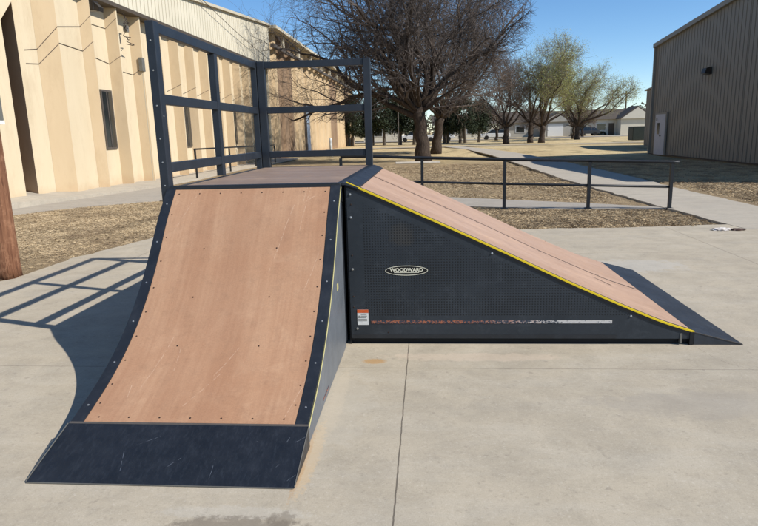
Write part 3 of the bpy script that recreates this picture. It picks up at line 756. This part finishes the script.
# handrail by the hall
HR=empty('entrance_handrail',(-8,22,0),'low dark tube handrail standing against the fluted hall wall, seen through the ramp guard rail','handrail')
part(MB().bar((-8,18.0,1.08),(-8,30,.98),.06,.06),'top_bar',M['fence'],HR)
for y,h in ((18.05,1.08),(22,1.04),(26,1.0),(29.95,.97)): part(MB().box((-8.03,y-.03,0),(-7.97,y+.03,h-.03)),'post',M['fence'],HR)
part(MB().tube([(-8.98,22.6+12.2*t,7.32-1.35*t-.12*math.sin(math.pi*t)) for t in [i/14 for i in range(15)]],.014,5),'cable',M['wire'],BL)

# ------------------------------------------------------------------ right metal building
RB=empty('metal_building',(12.5,20,0),'large taupe ribbed metal building with a white door and gable end','building')
Y0,Y1=11.2,30.0; YR=(Y0+Y1)/2
zt2=lambda y:5.5+.083*min(y-Y0,Y1-y)
part(ribbed(Y0,YR,12.5,.05,zt2,.3,.035,.07,1),'wall',M['siding_g'],RB,fix=False)
part(ribbed(YR,Y1,12.5,.05,zt2,.3,.035,.07,1),'wall',M['siding_g'],RB,fix=False)
bd=MB(); bd.prism([(Y0,-.1),(Y1,-.1),(Y1,5.5),(YR,6.27),(Y0,5.5)],0,12.58,34); part(bd,'back_block',M['siding_g'],RB)
rt=MB()
rt.bar((12.42,Y0-.1,zt2(Y0)+.05),(12.42,YR,zt2(YR)+.05),.14,.2); rt.bar((12.42,YR,zt2(YR)+.05),(12.42,Y1+.12,zt2(Y1)+.04),.14,.2)
part(rt,'rake_trim',M['trim_g'],RB)
part(MB().box((12.4,Y1-.02,0),(12.52,Y1+.1,5.45)),'corner_trim',M['trim_g'],RB)
part(MB().box((12.44,Y0,0),(12.499,Y1,.05)),'base_trim',M['trim_d'],RB)
rf=MB(); rf.prism([(Y0-.2,5.52),(YR,6.3),(Y1+.2,5.52),(Y1+.2,5.6),(YR,6.38),(Y0-.2,5.6)],0,12.5,34.2); part(rf,'roof',M['trim_g'],RB)
d=part(MB().box((12.40,27.75,.02),(12.462,29.25,2.12)),'door_frame',M['trim_g'],RB)
o=MB().box((12.385,27.85,.03),(12.398,29.15,2.04)).build('door',M['doorw']); o.parent=d
o=MB().box((12.378,28.55,1.05),(12.384,28.85,1.62)).build('door_window',M['glass']); o.parent=d
o=MB().box((12.377,28.9,1.72),(12.384,29.05,1.86)).build('door_notice',M['greybox']); o.parent=d
o=MB().tube([(12.385,28.35,.98),(12.33,28.35,.98)],.035,8).build('handle',M['black']); o.parent=d
w=MB(); w.prism([(12.46,3.55),(12.46,3.85),(12.25,3.8),(12.2,3.6)],1,23.35,23.75); wl=part(w,'wall_light',M['bronze'],RB)
o=MB().prism([(12.44,3.545),(12.22,3.592),(12.22,3.57),(12.44,3.52)],1,23.4,23.7).build('lens',M['greybox']); o.parent=wl
# building behind
R2=empty('metal_shed',(18,50,0),'lower taupe metal shed behind the large metal building','building')
bd=MB(); bd.prism([(34,-.1),(47,-.1),(47,4.15),(40.5,4.7),(34,4.15)],0,17.92,32); part(bd,'back_block',M['siding_g'],R2)
part(ribbed(34,40.5,17.9,.0,lambda y:4.15+.083*(y-34),.3,.03,.07,1),'wall',M['siding_g'],R2,fix=False)
part(ribbed(40.5,47,17.9,.0,lambda y:4.15+.083*(47-y),.3,.03,.07,1),'wall',M['siding_g'],R2,fix=False)
rf=MB(); rf.prism([(33.8,4.17),(40.5,4.73),(47.2,4.17),(47.2,4.27),(40.5,4.83),(33.8,4.27)],0,17.78,32.2); part(rf,'roof',M['trim_g'],R2)

# ------------------------------------------------------------------ fence rail
FN=empty('pipe_fence',(2.2,7.7,0),'black two rail steel fence between the dead grass strip and the walk','fence')
fp=[(5.03,7.42,.84,.39),(3.61,7.6,.89,.43),(2.06,7.76,.94,.475),(.48,7.9,1.0,.53),(-.52,8.0,1.05,.56),(-1.15,8.1,1.045,.56)]
for i,(x,y,h,mz) in enumerate(fp):
    if i==4: continue
    part(MB().box((x-.028,y-.028,-.03),(x+.028,y+.028,h-.026)),'post',M['fence'],FN)
    if i in (0,1,2): part(MB().box((x-.06,y-.06,-.03),(x+.06,y+.06,.006)),'base_plate',M['fence'],FN)
tb=MB(); mbm=MB()
ex=(5.03+.12,7.40,.838)
part(MB().tube([ex]+[(x,y,h) for x,y,h,mz in fp],.031,8),'top_rail',M['fence'],FN,smooth=True)
part(MB().tube([(x+(.02 if i==0 else 0),y,mz) for i,(x,y,h,mz) in enumerate(fp)],.024,8),'middle_rail',M['fence'],FN,smooth=True)

# ------------------------------------------------------------------ wooden pole
PL=empty('utility_pole',(-4.27,2.37,0),'weathered reddish brown wooden pole at the left edge beside dead grass','pole')
pts=[(-4.275,2.37,-.05),(-4.275,2.37,.1),(-4.272,2.37,.5),(-4.265,2.37,1.2),(-4.26,2.37,2.2),(-4.25,2.37,4.5),(-4.25,2.37,8)]
part(MB().tube(pts,[.150,.142,.138,.135,.132,.125,.115],20),'shaft',M['wood'],PL,smooth=True)
part(MB().box((-4.16,2.24,1.74),(-4.055,2.40,2.02)),'meter_box',M['greybox'],PL,bevel=.01)
part(MB().box((-4.13,2.25,1.70),(-4.045,2.39,1.74)),'bracket',M['white'],PL)

# litter, parking block
def crumple(name,c,r,mat,seed,flat=.35,parent=None):
    bm=bmesh.new(); bmesh.ops.create_icosphere(bm,subdivisions=3,radius=1); rr=random.Random(seed)
    for v in bm.verts:
        k=1+rr.uniform(-.25,.25); v.co=Vector((v.co.x*r[0]*k,v.co.y*r[1]*k,max(v.co.z,-.3)*r[2]*k*(.6+.6*rr.random())))
        v.co+=Vector(c)
    me=bpy.data.meshes.new(name); bm.to_mesh(me); bm.free(); me.materials.append(mat); o=bpy.data.objects.new(name,me); return link(o,parent)
o=crumple('crumpled_wrapper',(4.80,4.86,.012),(.12,.07,.03),M['paper'],2); tag(o,'crumpled white wrapper lying on the slab near the grass tip','litter')
o2=crumple('scrap',(5.0,4.84,.01),(.11,.05,.02),M['paper2'],5,parent=o)
o=MB().prism([(-.09,0),(-.07,.1),(.07,.1),(.09,0)],0,-1.1,1.1).build('parking_block',M['concrete_b'],bevel=.02); o.location=(.1,26.1,-.03); o.rotation_euler=(0,0,.05)
tag(o,'pale concrete parking block lying in front of the largest bare tree','parking block')

# ------------------------------------------------------------------ trees
def make_tree(name,loc,height,trunk_r,seed,label,group,limbs,spread,fork=2.6,lean=(0,0),levels=4,counts=(9,7,6,5),barkm=None,twigm=None,leafm=None,leaves=0,leaf_s=.12,twig_r=.012,center=None,ell=None,droop=.0,upw=.10,twig_len=1.0,steplen=.55,clear=0,bumpy=.13):
    r=random.Random(seed); root=empty(name,loc,label,'tree',group)
    T=MB(); C=MB(); tips=[]
    E=center or (0,0,height*.55); EL=ell or (spread,spread,height*.47)
    def out(p):
        ax=math.atan2(p.y-E[1],p.x-E[0]); ez=math.atan2(p.z-E[2],math.hypot(p.x-E[0],p.y-E[1])); kk=1+bumpy*(math.sin(3*ax+seed)*math.cos(ez)+.7*math.sin(5*ez+2*ax+seed*2)+.5*math.sin(7*ax-4*ez+seed))
        return (1/kk**2)*(((p.x-E[0])/EL[0])**2+((p.y-E[1])/EL[1])**2+((p.z-E[2])/EL[2])**2)>1
    def perp(d,ang,az):
        a=d.cross(Vector((.3,.2,.93)));
        if a.length<.1: a=d.cross(Vector((1,0,0)))
        a.normalize(); b=d.cross(a).normalized()
        return (d*math.cos(ang)+(a*math.cos(az)+b*math.sin(az))*math.sin(ang)).normalized()
    def grow(p,d,L,rad,lvl,r_end):
        n=max(3,int(L/(steplen if lvl<3 else steplen*.6))) ; n=min(n,14)
        st=L/n; pts=[p.copy()]; rads=[rad]; dirs=[d.copy()]
        wander=(.05,.17,.22,.28,.33,.36)[lvl]
        for i in range(n):
            up=upw if lvl<3 else upw*.7
            d=(d+Vector((r.gauss(0,wander),r.gauss(0,wander),r.gauss(0,wander)+up*(1 if lvl>0 else .3)-droop*lvl*.04))).normalized()
            if p.z<max(clear,height*.16) and d.z<0: d.z=abs(d.z)*.4; d.normalize()
            p=p+d*st; pts.append(p.copy()); rads.append(rad+(r_end-rad)*((i+1)/n)); dirs.append(d.copy())
            if lvl>0 and out(p) and (p-Vector(E)).dot(d)>0: break
        mm=len(pts)-1
        if mm<n: rads=[rad+(min(r_end,twig_r*1.2)-rad)*(q/mm)**.8 for q in range(mm+1)]
        (T if lvl<=1 else C).tube(pts,rads,(10,8,5,4,3,3)[lvl],cap=(lvl<2))
        m=len(pts)-1
        if lvl>=levels:
            tips.append(pts[-1]); tips.append(pts[m//2]); return
        cnt=counts[lvl-1] if lvl>0 else 0
        cnt=max(1,int(round(cnt*m/n))) if cnt else 0
        for k in range(cnt):
            t=.22+.76*(k+r.random()*.8)/cnt; i=min(m,max(1,int(t*m)))
            az=r.uniform(0,6.283); ang=r.uniform(.45,1.0)
            if pts[i].z<clear: continue
            nd=perp(dirs[i],ang,az)
            if lvl<=2: nd=(nd+Vector((0,0,.12))).normalized()
            nl=L*r.uniform(.42,.68)*(1-.35*t)
            if lvl+1==levels: nl=twig_len*r.uniform(.6,1.3)
            nr=max(twig_r,rads[i]*r.uniform(.45,.65)); 
            if lvl+1==levels: nr=twig_r*r.uniform(.9,1.3)
            grow(pts[i],nd,nl,nr,lvl+1,max(twig_r*.55,nr*.35))
        # continuation at the tip
        if lvl>0: 
            for q in range(2 if m==n else 0): grow(pts[-1],perp(dirs[-1],r.uniform(.15,.5),r.uniform(0,6.283)),L*.4 if lvl+1<levels else twig_len,max(twig_r,rads[-1]*.9),lvl+1,twig_r*.6)
    # trunk
    tp=[Vector((0,0,-.15))]; tr=[trunk_r*1.35]
    nseg=6
    for i in range(1,nseg+1):
        t=i/nseg; tp.append(Vector((lean[0]*t+r.gauss(0,.04),lean[1]*t+r.gauss(0,.04),fork*t))); tr.append(trunk_r*(1.08-.22*t+ (.12 if i==1 else 0)))
    T.tube(tp,tr,14)
    for (az,el,L,rr_,z0) in limbs:
        p=tp[-1].lerp(tp[-2],r.random()*.6) if z0 is None else Vector((lean[0]*z0/fork,lean[1]*z0/fork,z0))
        d=Vector((math.cos(R(az))*math.cos(R(el)),math.sin(R(az))*math.cos(R(el)),math.sin(R(el))))
        grow(p,d,L,rr_,1,rr_*.3)
    part(T,'trunk',barkm or M['bark'],root,smooth=True,fix=False).matrix_parent_inverse=Matrix.Identity(4)
    part(C,'crown',twigm or M['twig'],root,smooth=True,fix=False).matrix_parent_inverse=Matrix.Identity(4)
    if leaves:
        V=[];F=[]
        for k in range(leaves):
            q=r.choice(tips); p=q+Vector((r.gauss(0,.3),r.gauss(0,.3),r.gauss(0,.28)))
            a=Vector((r.gauss(0,1),r.gauss(0,1),r.gauss(0,1))).normalized(); b=a.cross(Vector((r.gauss(0,1),r.gauss(0,1),r.gauss(0,1)))).normalized()
            s=leaf_s*r.uniform(.5,1.2); i=len(V); V+=[p-a*s*.5,p+b*s*.28,p+a*s*.5,p-b*s*.28]; F.append((i,i+1,i+2,i+3))
        o=mesh_obj('foliage',V,F,leafm,root)
    return root
TG='park trees in the lawn beyond the fence'
# the big bare tree
L1=[(165,22,9,.15,None),(190,18,9,.15,2.4),(160,55,9,.15,None),(178,12,9.2,.17,2.2),(200,30,8,.15,None),(150,28,7.5,.15,None),(172,45,8,.16,None),(120,40,7,.15,None),(240,38,7,.15,None),(270,50,7.5,.16,None),
    (95,65,8,.17,None),(60,42,7,.15,None),(20,35,6.5,.15,None),(345,22,6.5,.14,2.5),(320,45,7,.15,None),(0,62,8,.17,None),(180,75,8.5,.18,None),(215,60,8,.15,None)]
make_tree('bare_tree',(.38,28.8,0),14.5,.36,11,'largest bare tree with a thick dark trunk and wide dense crown behind the fence',TG,L1,9.6,fork=2.7,lean=(-.22,0),counts=(11,7,6,0),levels=4,twig_r=.0062,clear=2.3,bumpy=.07,center=(-2.0,3.0,7.9),ell=(8.1,6.6,6.9),upw=.045,droop=.6,twig_len=1.15)
L2=[(170,40,8,.13,None),(120,60,11,.15,None),(150,72,11,.15,None),(60,60,10,.14,None),(0,80,11,.15,None),(60,50,6.5,.13,None),(20,35,7,.14,None),(0,20,6.5,.12,None),(340,45,7,.13,None),(280,50,6,.12,None),(220,45,6,.12,None),(90,75,7,.14,None),(10,60,7,.13,None)]
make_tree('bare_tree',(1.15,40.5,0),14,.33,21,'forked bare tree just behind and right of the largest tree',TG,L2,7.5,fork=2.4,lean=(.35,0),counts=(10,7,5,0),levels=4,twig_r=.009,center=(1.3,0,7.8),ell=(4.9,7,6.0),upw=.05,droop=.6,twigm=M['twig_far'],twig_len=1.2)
L3=[(150,35,6,.13,None),(100,55,6,.13,None),(40,50,6,.13,None),(10,30,6,.12,None),(200,25,6.5,.12,None),(250,50,6,.12,None),(310,45,6,.12,None),(180,55,6.5,.13,None),(0,70,6,.13,None)]
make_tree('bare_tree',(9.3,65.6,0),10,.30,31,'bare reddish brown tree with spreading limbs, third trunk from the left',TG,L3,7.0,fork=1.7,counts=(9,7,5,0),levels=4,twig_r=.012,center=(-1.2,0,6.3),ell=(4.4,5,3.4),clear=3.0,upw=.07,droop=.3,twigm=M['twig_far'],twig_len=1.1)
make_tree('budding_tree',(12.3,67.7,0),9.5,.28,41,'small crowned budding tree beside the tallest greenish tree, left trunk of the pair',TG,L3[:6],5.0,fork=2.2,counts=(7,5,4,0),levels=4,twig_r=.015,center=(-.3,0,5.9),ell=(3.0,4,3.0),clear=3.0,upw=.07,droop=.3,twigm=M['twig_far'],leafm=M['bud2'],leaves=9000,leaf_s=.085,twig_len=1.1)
L4=[(160,45,7,.15,None),(110,60,7,.15,None),(50,55,7,.15,None),(15,42,8,.16,None),(200,38,6,.13,None),(260,55,7,.15,None),(330,50,7,.14,None),(0,68,8,.16,None),(180,78,8,.17,None)]
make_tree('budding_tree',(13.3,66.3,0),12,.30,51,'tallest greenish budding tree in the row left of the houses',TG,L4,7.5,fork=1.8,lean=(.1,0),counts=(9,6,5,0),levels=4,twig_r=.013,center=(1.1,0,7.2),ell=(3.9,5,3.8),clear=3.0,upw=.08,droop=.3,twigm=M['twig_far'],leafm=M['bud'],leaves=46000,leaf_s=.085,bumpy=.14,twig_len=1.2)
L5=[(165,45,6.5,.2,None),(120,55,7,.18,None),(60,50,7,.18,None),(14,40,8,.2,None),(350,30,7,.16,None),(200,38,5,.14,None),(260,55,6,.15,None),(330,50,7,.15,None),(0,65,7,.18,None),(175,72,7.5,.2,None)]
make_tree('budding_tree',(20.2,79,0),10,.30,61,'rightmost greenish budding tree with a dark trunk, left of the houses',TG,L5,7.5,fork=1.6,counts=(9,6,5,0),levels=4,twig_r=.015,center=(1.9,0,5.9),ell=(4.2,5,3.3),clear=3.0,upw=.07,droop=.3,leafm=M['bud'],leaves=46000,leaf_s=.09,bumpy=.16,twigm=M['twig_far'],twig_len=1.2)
make_tree('budding_tree',(21.3,86,0),6,.2,71,'thin grey budding tree partly hidden behind the rightmost greenish tree',TG,L3[:6],4,fork=1.6,counts=(6,5,4,0),levels=4,twig_r=.018,center=(0,0,3.8),ell=(3,3,2.0),twigm=M['twig_far'],leafm=M['bud2'],leaves=2500,leaf_s=.14)
for i,(x,y,h,s,lb) in enumerate([(25.5,98,4.5,81,'low leafless brown tree in front of the cream gabled house'),(17.5,98,5,82,'small leafless tree in front of the grey garage house'),(10.5,86,7,83,'slender bare tree behind the reddish brown tree')]):
    make_tree('bare_tree',(x,y,0),h,.2,s,lb,TG,[(a,e,h*.55,.1,None) for a,e in ((160,50),(60,50),(10,40),(280,50),(200,60))],h*.5,fork=1.4,counts=(6,5,4,0),levels=4,twig_r=.022,center=(0,0,h*.55),ell=(h*.6,h*.5,h*.45),twigm=M['twig_far'],twig_len=1.)

def conifer(x,y,h,w,seed,label):
    r=random.Random(seed); root=empty('conifer',(x,y,0),label,'tree','dark conifers at the back of the park')
    T=MB(); 
    for k in range(r.choice((1,2))):
        ox=r.uniform(-.4,.4); T.tube([(ox,0,-.1),(ox+r.uniform(-.2,.2),0,h*.6)],[.22,.1],8)
    o=T.build('trunk',M['trim_d'],root,fix=False)
    V=[];F=[]
    clumps=[(r.uniform(0,6.283),r.uniform(.15,1)**.6,r.uniform(.27,1.0)) for _ in range(120)]
    for a,q,t in clumps:
        env=w*max(0,1-((t-.42)/.62)**2)**.5 if t>.42 else w*(.72+.28*(t/.42))
        env=max(.15,env*.88*(1+.25*math.sin(4*a+seed)+.2*math.sin(9*t+seed*3+a))); cx,cy,cz=math.cos(a)*q*env,math.sin(a)*q*env,t*h
        for _ in range(60):
            p=Vector((cx+r.gauss(0,.22),cy+r.gauss(0,.22),cz+r.gauss(0,.30)))
            A=Vector((r.gauss(0,1),r.gauss(0,1),r.gauss(0,1))).normalized(); B=A.cross(Vector((r.gauss(0,1),r.gauss(0,1),1))).normalized(); s=r.uniform(.14,.34)
            i=len(V); V+=[p-A*s*.5,p+B*s*.45,p+A*s*.5]; F.append((i,i+1,i+2))
    mesh_obj('crown',V,F,M['conifer'],root)
for i,(x,y,h,w,lb) in enumerate([(-8.6,71,5.6,1.6,'leftmost dark conifer, partly behind the back guard rail post'),(-6.6,73,5.2,1.7,'dark conifer just right of the guard rail corner post'),(-4.9,72,6.6,1.9,'tallest dark conifer left of the largest bare tree'),(-3.2,74,5.6,1.7,'dark conifer behind the thin light pole'),(-1.4,73,5.9,1.8,'dark conifer directly left of the largest tree trunk'),
    (3.2,78,5.0,1.8,'dark conifer directly right of the two bare trunks'),(5.2,77,5.4,2.1,'middle dark conifer right of the bare trunks'),(7.3,79,5.0,1.9,'rightmost dark conifer before the reddish bare tree')]):
    conifer(x,y,h,w,100+i,lb)
LP=empty('light_pole',(-2.85,69,0),'thin grey light pole among the dark conifers','light pole')
part(MB().tube([(-2.85,69,0),(-2.85,69,6.6)],.07,8),'shaft',M['alu'],LP); part(MB().box((-3.1,68.9,6.5),(-2.6,69.1,6.62)),'lamp_head',M['alu'],LP)

# ------------------------------------------------------------------ far houses etc.
def house(x0,x1,y0,y1,h,rise,wall,label,ridge='x',gable=None,windows=(),door=None,garage=None):
    H_=empty('house',((x0+x1)/2,(y0+y1)/2,0),label,'house','houses across the street')
    part(MB().box((x0,y0,-.1),(x1,y1,h)),'wall',wall,H_)
    e=.5; rf=MB()
    if ridge=='x':
        ym=(y0+y1)/2; rf.prism([(y0-e,h+.02),(ym,h+rise),(y1+e,h+.02)],0,x0-e,x1+e)
    else:
        xm=(x0+x1)/2; rf.prism([(x0-e,h+.02),(xm,h+rise),(x1+e,h+.02)],1,y0-.1,y1+e)
        gb=MB(); gb.prism([(x0-.1,h+.01),(xm,h+rise-.2),(x1+.1,h+.01)],1,y0-.14,y0-.105); part(gb,'gable',wall,H_)
    part(rf,'roof',M['roof'],H_)
    if gable:
        a,b,rz,dy=gable; xm=(a+b)/2
        part(MB().box((a,y0-dy,-.1),(b,y0-.01,h)),'front_wing',wall,H_)
        g2=MB(); g2.prism([(a-.4,h+.01),(xm,h+rz),(b+.4,h+.01)],1,y0-dy-.3,y0+2); part(g2,'wing_roof',M['roof'],H_)
        g3=MB(); g3.prism([(a-.1,h-.0),(xm,h+rz-.3),(b+.1,h-.0)],1,y0-dy-.36,y0-dy-.31); part(g3,'gable',wall,H_)
    for (a,b,z0,z1,yy_) in windows:
        w=part(MB().box((a-.1,yy_-.06,z0-.1),(b+.1,yy_-.01,z1+.1)),'window',M['white'],H_)
        m2=MB(); k=max(1,int((b-a)/.9)); s=(b-a)/k
        for q in range(k): m2.box((a+q*s+.05,yy_-.09,z0),(a+(q+1)*s-.05,yy_-.065,z1))
        p=m2.build('pane',M['glass']); p.parent=w
    if door: part(MB().box((door[0],door[2]-.06,0),(door[1],door[2]-.01,2.1)),'door',M['trim_d'],H_)
    if garage: part(MB().box((garage[0],garage[2]-.07,0),(garage[1],garage[2]-.01,2.15)),'garage_door',M['white'],H_)
    return H_
house(29.5,44,112,122,2.8,1.9,M['house'],'cream gabled house with brown shingle roof beside the taupe shed','x',gable=(34.9,40.3,2.2,2.6),windows=((31.3,33.0,.9,2.1,112),),door=(33.5,34.5,112))
house(15,27.5,113,123,2.6,2.1,M['house_g'],'grey house with a white garage door behind the tallest greenish tree','x',gable=(21.5,26.5,1.7,2.),windows=((17,18.6,.9,2.0,113),),garage=(22.4,25.2,111))
house(26.2,28.6,116,124,2.5,1.5,M['house'],'small cream annex house between the grey and cream houses','x',windows=((26.8,28.0,.9,2.0,116),))
house(2,13,114,124,2.6,1.9,M['house'],'pale house half hidden behind the reddish brown tree','x',windows=((4,5.6,.9,2.0,114),(8,9.4,.9,2.0,114)),door=(6.5,7.4,114))
house(-11,-4,108,118,2.7,1.4,M['house'],'pale house behind the left group of dark conifers','x',windows=((-9,-7.6,.9,2,108),))
house(-24,-14,112,120,3.0,1.6,M['house'],'white house glimpsed beside the stained wing corner','x',windows=((-20,-18,.9,2,112),))
TK=MB().box((22.35,63.6,0),(24.2,65.2,1.38)); o=TK.build('utility_cabinet',M['green_tank'],bevel=.05); tag(o,'dark box shaped utility cabinet on the lawn beside the taupe shed','cabinet')
o=MB().box((22.33,63.58,1.385),(24.22,65.22,1.45)).build('lid',M['green_tank'],o)
UP=empty('street_pole',(44.5,128,0),'thin dark pole rising behind the cream gabled house','pole')
part(MB().tube([(41.3,128,0),(41.3,128,8.6)],.16,6),'shaft',M['trim_d'],UP); part(MB().box((40.5,127.9,7.9),(42.1,128.1,8.1)),'crossarm',M['trim_d'],UP)
UP.location=(41.3,128,0)
for c in UP.children: c.matrix_parent_inverse=Matrix.Translation((-41.3,-128,0))
def car(x,y,mat,label,flip=1):
    C_=empty('parked_car',(x,y,0),label,'car','cars parked along the far street')
    b=MB(); b.prism([(-2.2,.35),(-2.25,.75),(-1.9,.9),(-1.1,.95),(2.0,.95),(2.25,.85),(2.25,.35)],1,-.85,.85)
    o=b.build('body',mat,C_,bevel=.06)
    b=MB(); b.add([(-1.2,-.8,.94),(1.9,-.8,.94),(1.9,.8,.94),(-1.2,.8,.94),(-.5,-.66,1.5),(1.4,-.66,1.5),(1.4,.66,1.5),(-.5,.66,1.5)],[(0,1,5,4),(1,2,6,5),(2,3,7,6),(3,0,4,7),(4,5,6,7)])
    b.build('cabin',M['glass'],C_)
    MB().box((-.5,-.67,1.5),(1.4,.67,1.55)).build('roof',mat,C_)
    for sx in (-1.35,1.4):
        for sy in (-.86,.7):
            MB().tube([(sx,sy,.33),(sx,sy+.16,.33)],.33,14).build('wheel',M['tyre'],C_)
car(2.4,92,M['carw'],'white car parked in the gap left of the right-hand conifers')
car(11.0,93,M['carw'],'white car parked behind the reddish brown bare tree')
car(-1.6,93,M['carw'],'white car parked behind the largest tree trunk')
car(28.5,108,M['carr'],'dark car parked before the small cream annex')
for i,(x,y,s,lb) in enumerate([(32.0,111,.6,'round dark shrub by the left end of the cream gabled house'),(27.6,111,.7,'round dark shrub beside the garage of the grey house'),(39.0,109.6,.6,'brown shrub before the cream gable wing')]):
    r=random.Random(i); V=[];F=[]
    for k in range(900):
        d=Vector((r.gauss(0,1),r.gauss(0,1),r.gauss(0,1))).normalized()*r.uniform(.5,1)**.5*s; p=Vector((d.x*1.6,d.y,abs(d.z)*1.2))
        A=Vector((r.gauss(0,1),r.gauss(0,1),r.gauss(0,1))).normalized(); B=A.cross(Vector((0.1,.2,1))).normalized(); j=len(V); V+=[p-A*.1,p+B*.07,p+A*.1]; F.append((j,j+1,j+2))
    o=mesh_obj('shrub',V,F,M['shrub'] if i else M['conifer']); o.location=(x,y,0); tag(o,lb,'shrub','shrubs in front of the houses')
# distant tree line
V=[];F=[];r=random.Random(5)
for k in range(16000):
    x=r.uniform(-160,200); y=r.uniform(190,215); hh=5+2.5*math.sin(x*.11)+1.5*math.sin(x*.37); z=r.random()**.8*max(2,hh)
    s=r.uniform(.25,.7); a=r.uniform(0,3.14); i=len(V); V+=[(x-math.cos(a)*s,y-math.sin(a)*s,z),(x+math.cos(a)*s,y+math.sin(a)*s,z+r.uniform(-.4,.4)),(x+r.uniform(-.4,.4),y,z+s)]; F.append((i,i+1,i+2))
tag(mesh_obj('far_treeline',V,F,varied('far_trees',lin(112,104,88),lin(94,92,76),.05,.9)),'low distant tree line behind the houses','trees',kind='stuff')

# ------------------------------------------------------------------ light, sky, camera
sun_dir=Vector((1.12,-.36,1)).normalized()
elev=math.asin(sun_dir.z); az=math.atan2(sun_dir.x,sun_dir.y)
w=bpy.data.worlds.new('World'); scene.world=w; w.use_nodes=True; nt=w.node_tree
bg=nt.nodes['Background']; sky=nt.nodes.new('ShaderNodeTexSky'); sky.sky_type='NISHITA'; sky.sun_disc=False
sky.sun_elevation=elev; sky.sun_rotation=az; sky.air_density=1.0; sky.dust_density=0.0; sky.ozone_density=2.2; sky.altitude=2200
hs=nt.nodes.new('ShaderNodeHueSaturation'); hs.inputs['Saturation'].default_value=1.2; nt.links.new(sky.outputs[0],hs.inputs['Color']); nt.links.new(hs.outputs[0],bg.inputs[0]); bg.inputs[1].default_value=.13
ld=bpy.data.lights.new('sun','SUN'); ld.energy=5.0; ld.angle=R(.5); ld.color=(1,.955,.89)
lo=bpy.data.objects.new('sun',ld); link(lo); lo.rotation_euler=(-sun_dir).to_track_quat('-Z','Y').to_euler(); lo.location=(8,-6,12)
scene.view_settings.view_transform='Standard'; scene.view_settings.look='None'; scene.view_settings.exposure=.24; scene.view_settings.gamma=1
scene.view_settings.use_curve_mapping=False
cam=bpy.data.cameras.new('camera'); co=bpy.data.objects.new('camera',cam); link(co)
f,p,rl,yw=604.6887,.2123,-.0268,-.0841
cam.sensor_fit='HORIZONTAL'; cam.sensor_width=36; cam.lens=36*f/758; cam.clip_start=.05; cam.clip_end=3000
F_=Vector((math.sin(yw)*math.cos(p),math.cos(yw)*math.cos(p),-math.sin(p))); R_=Vector((math.cos(yw),-math.sin(yw),0)); U_=R_.cross(F_)
R2=R_*math.cos(rl)+U_*math.sin(rl); U2=-R_*math.sin(rl)+U_*math.cos(rl)
mt=Matrix((R2,U2,-F_)).transposed().to_4x4(); mt.translation=(.5941,-4.1024,1.5019); co.matrix_world=mt
scene.camera=co
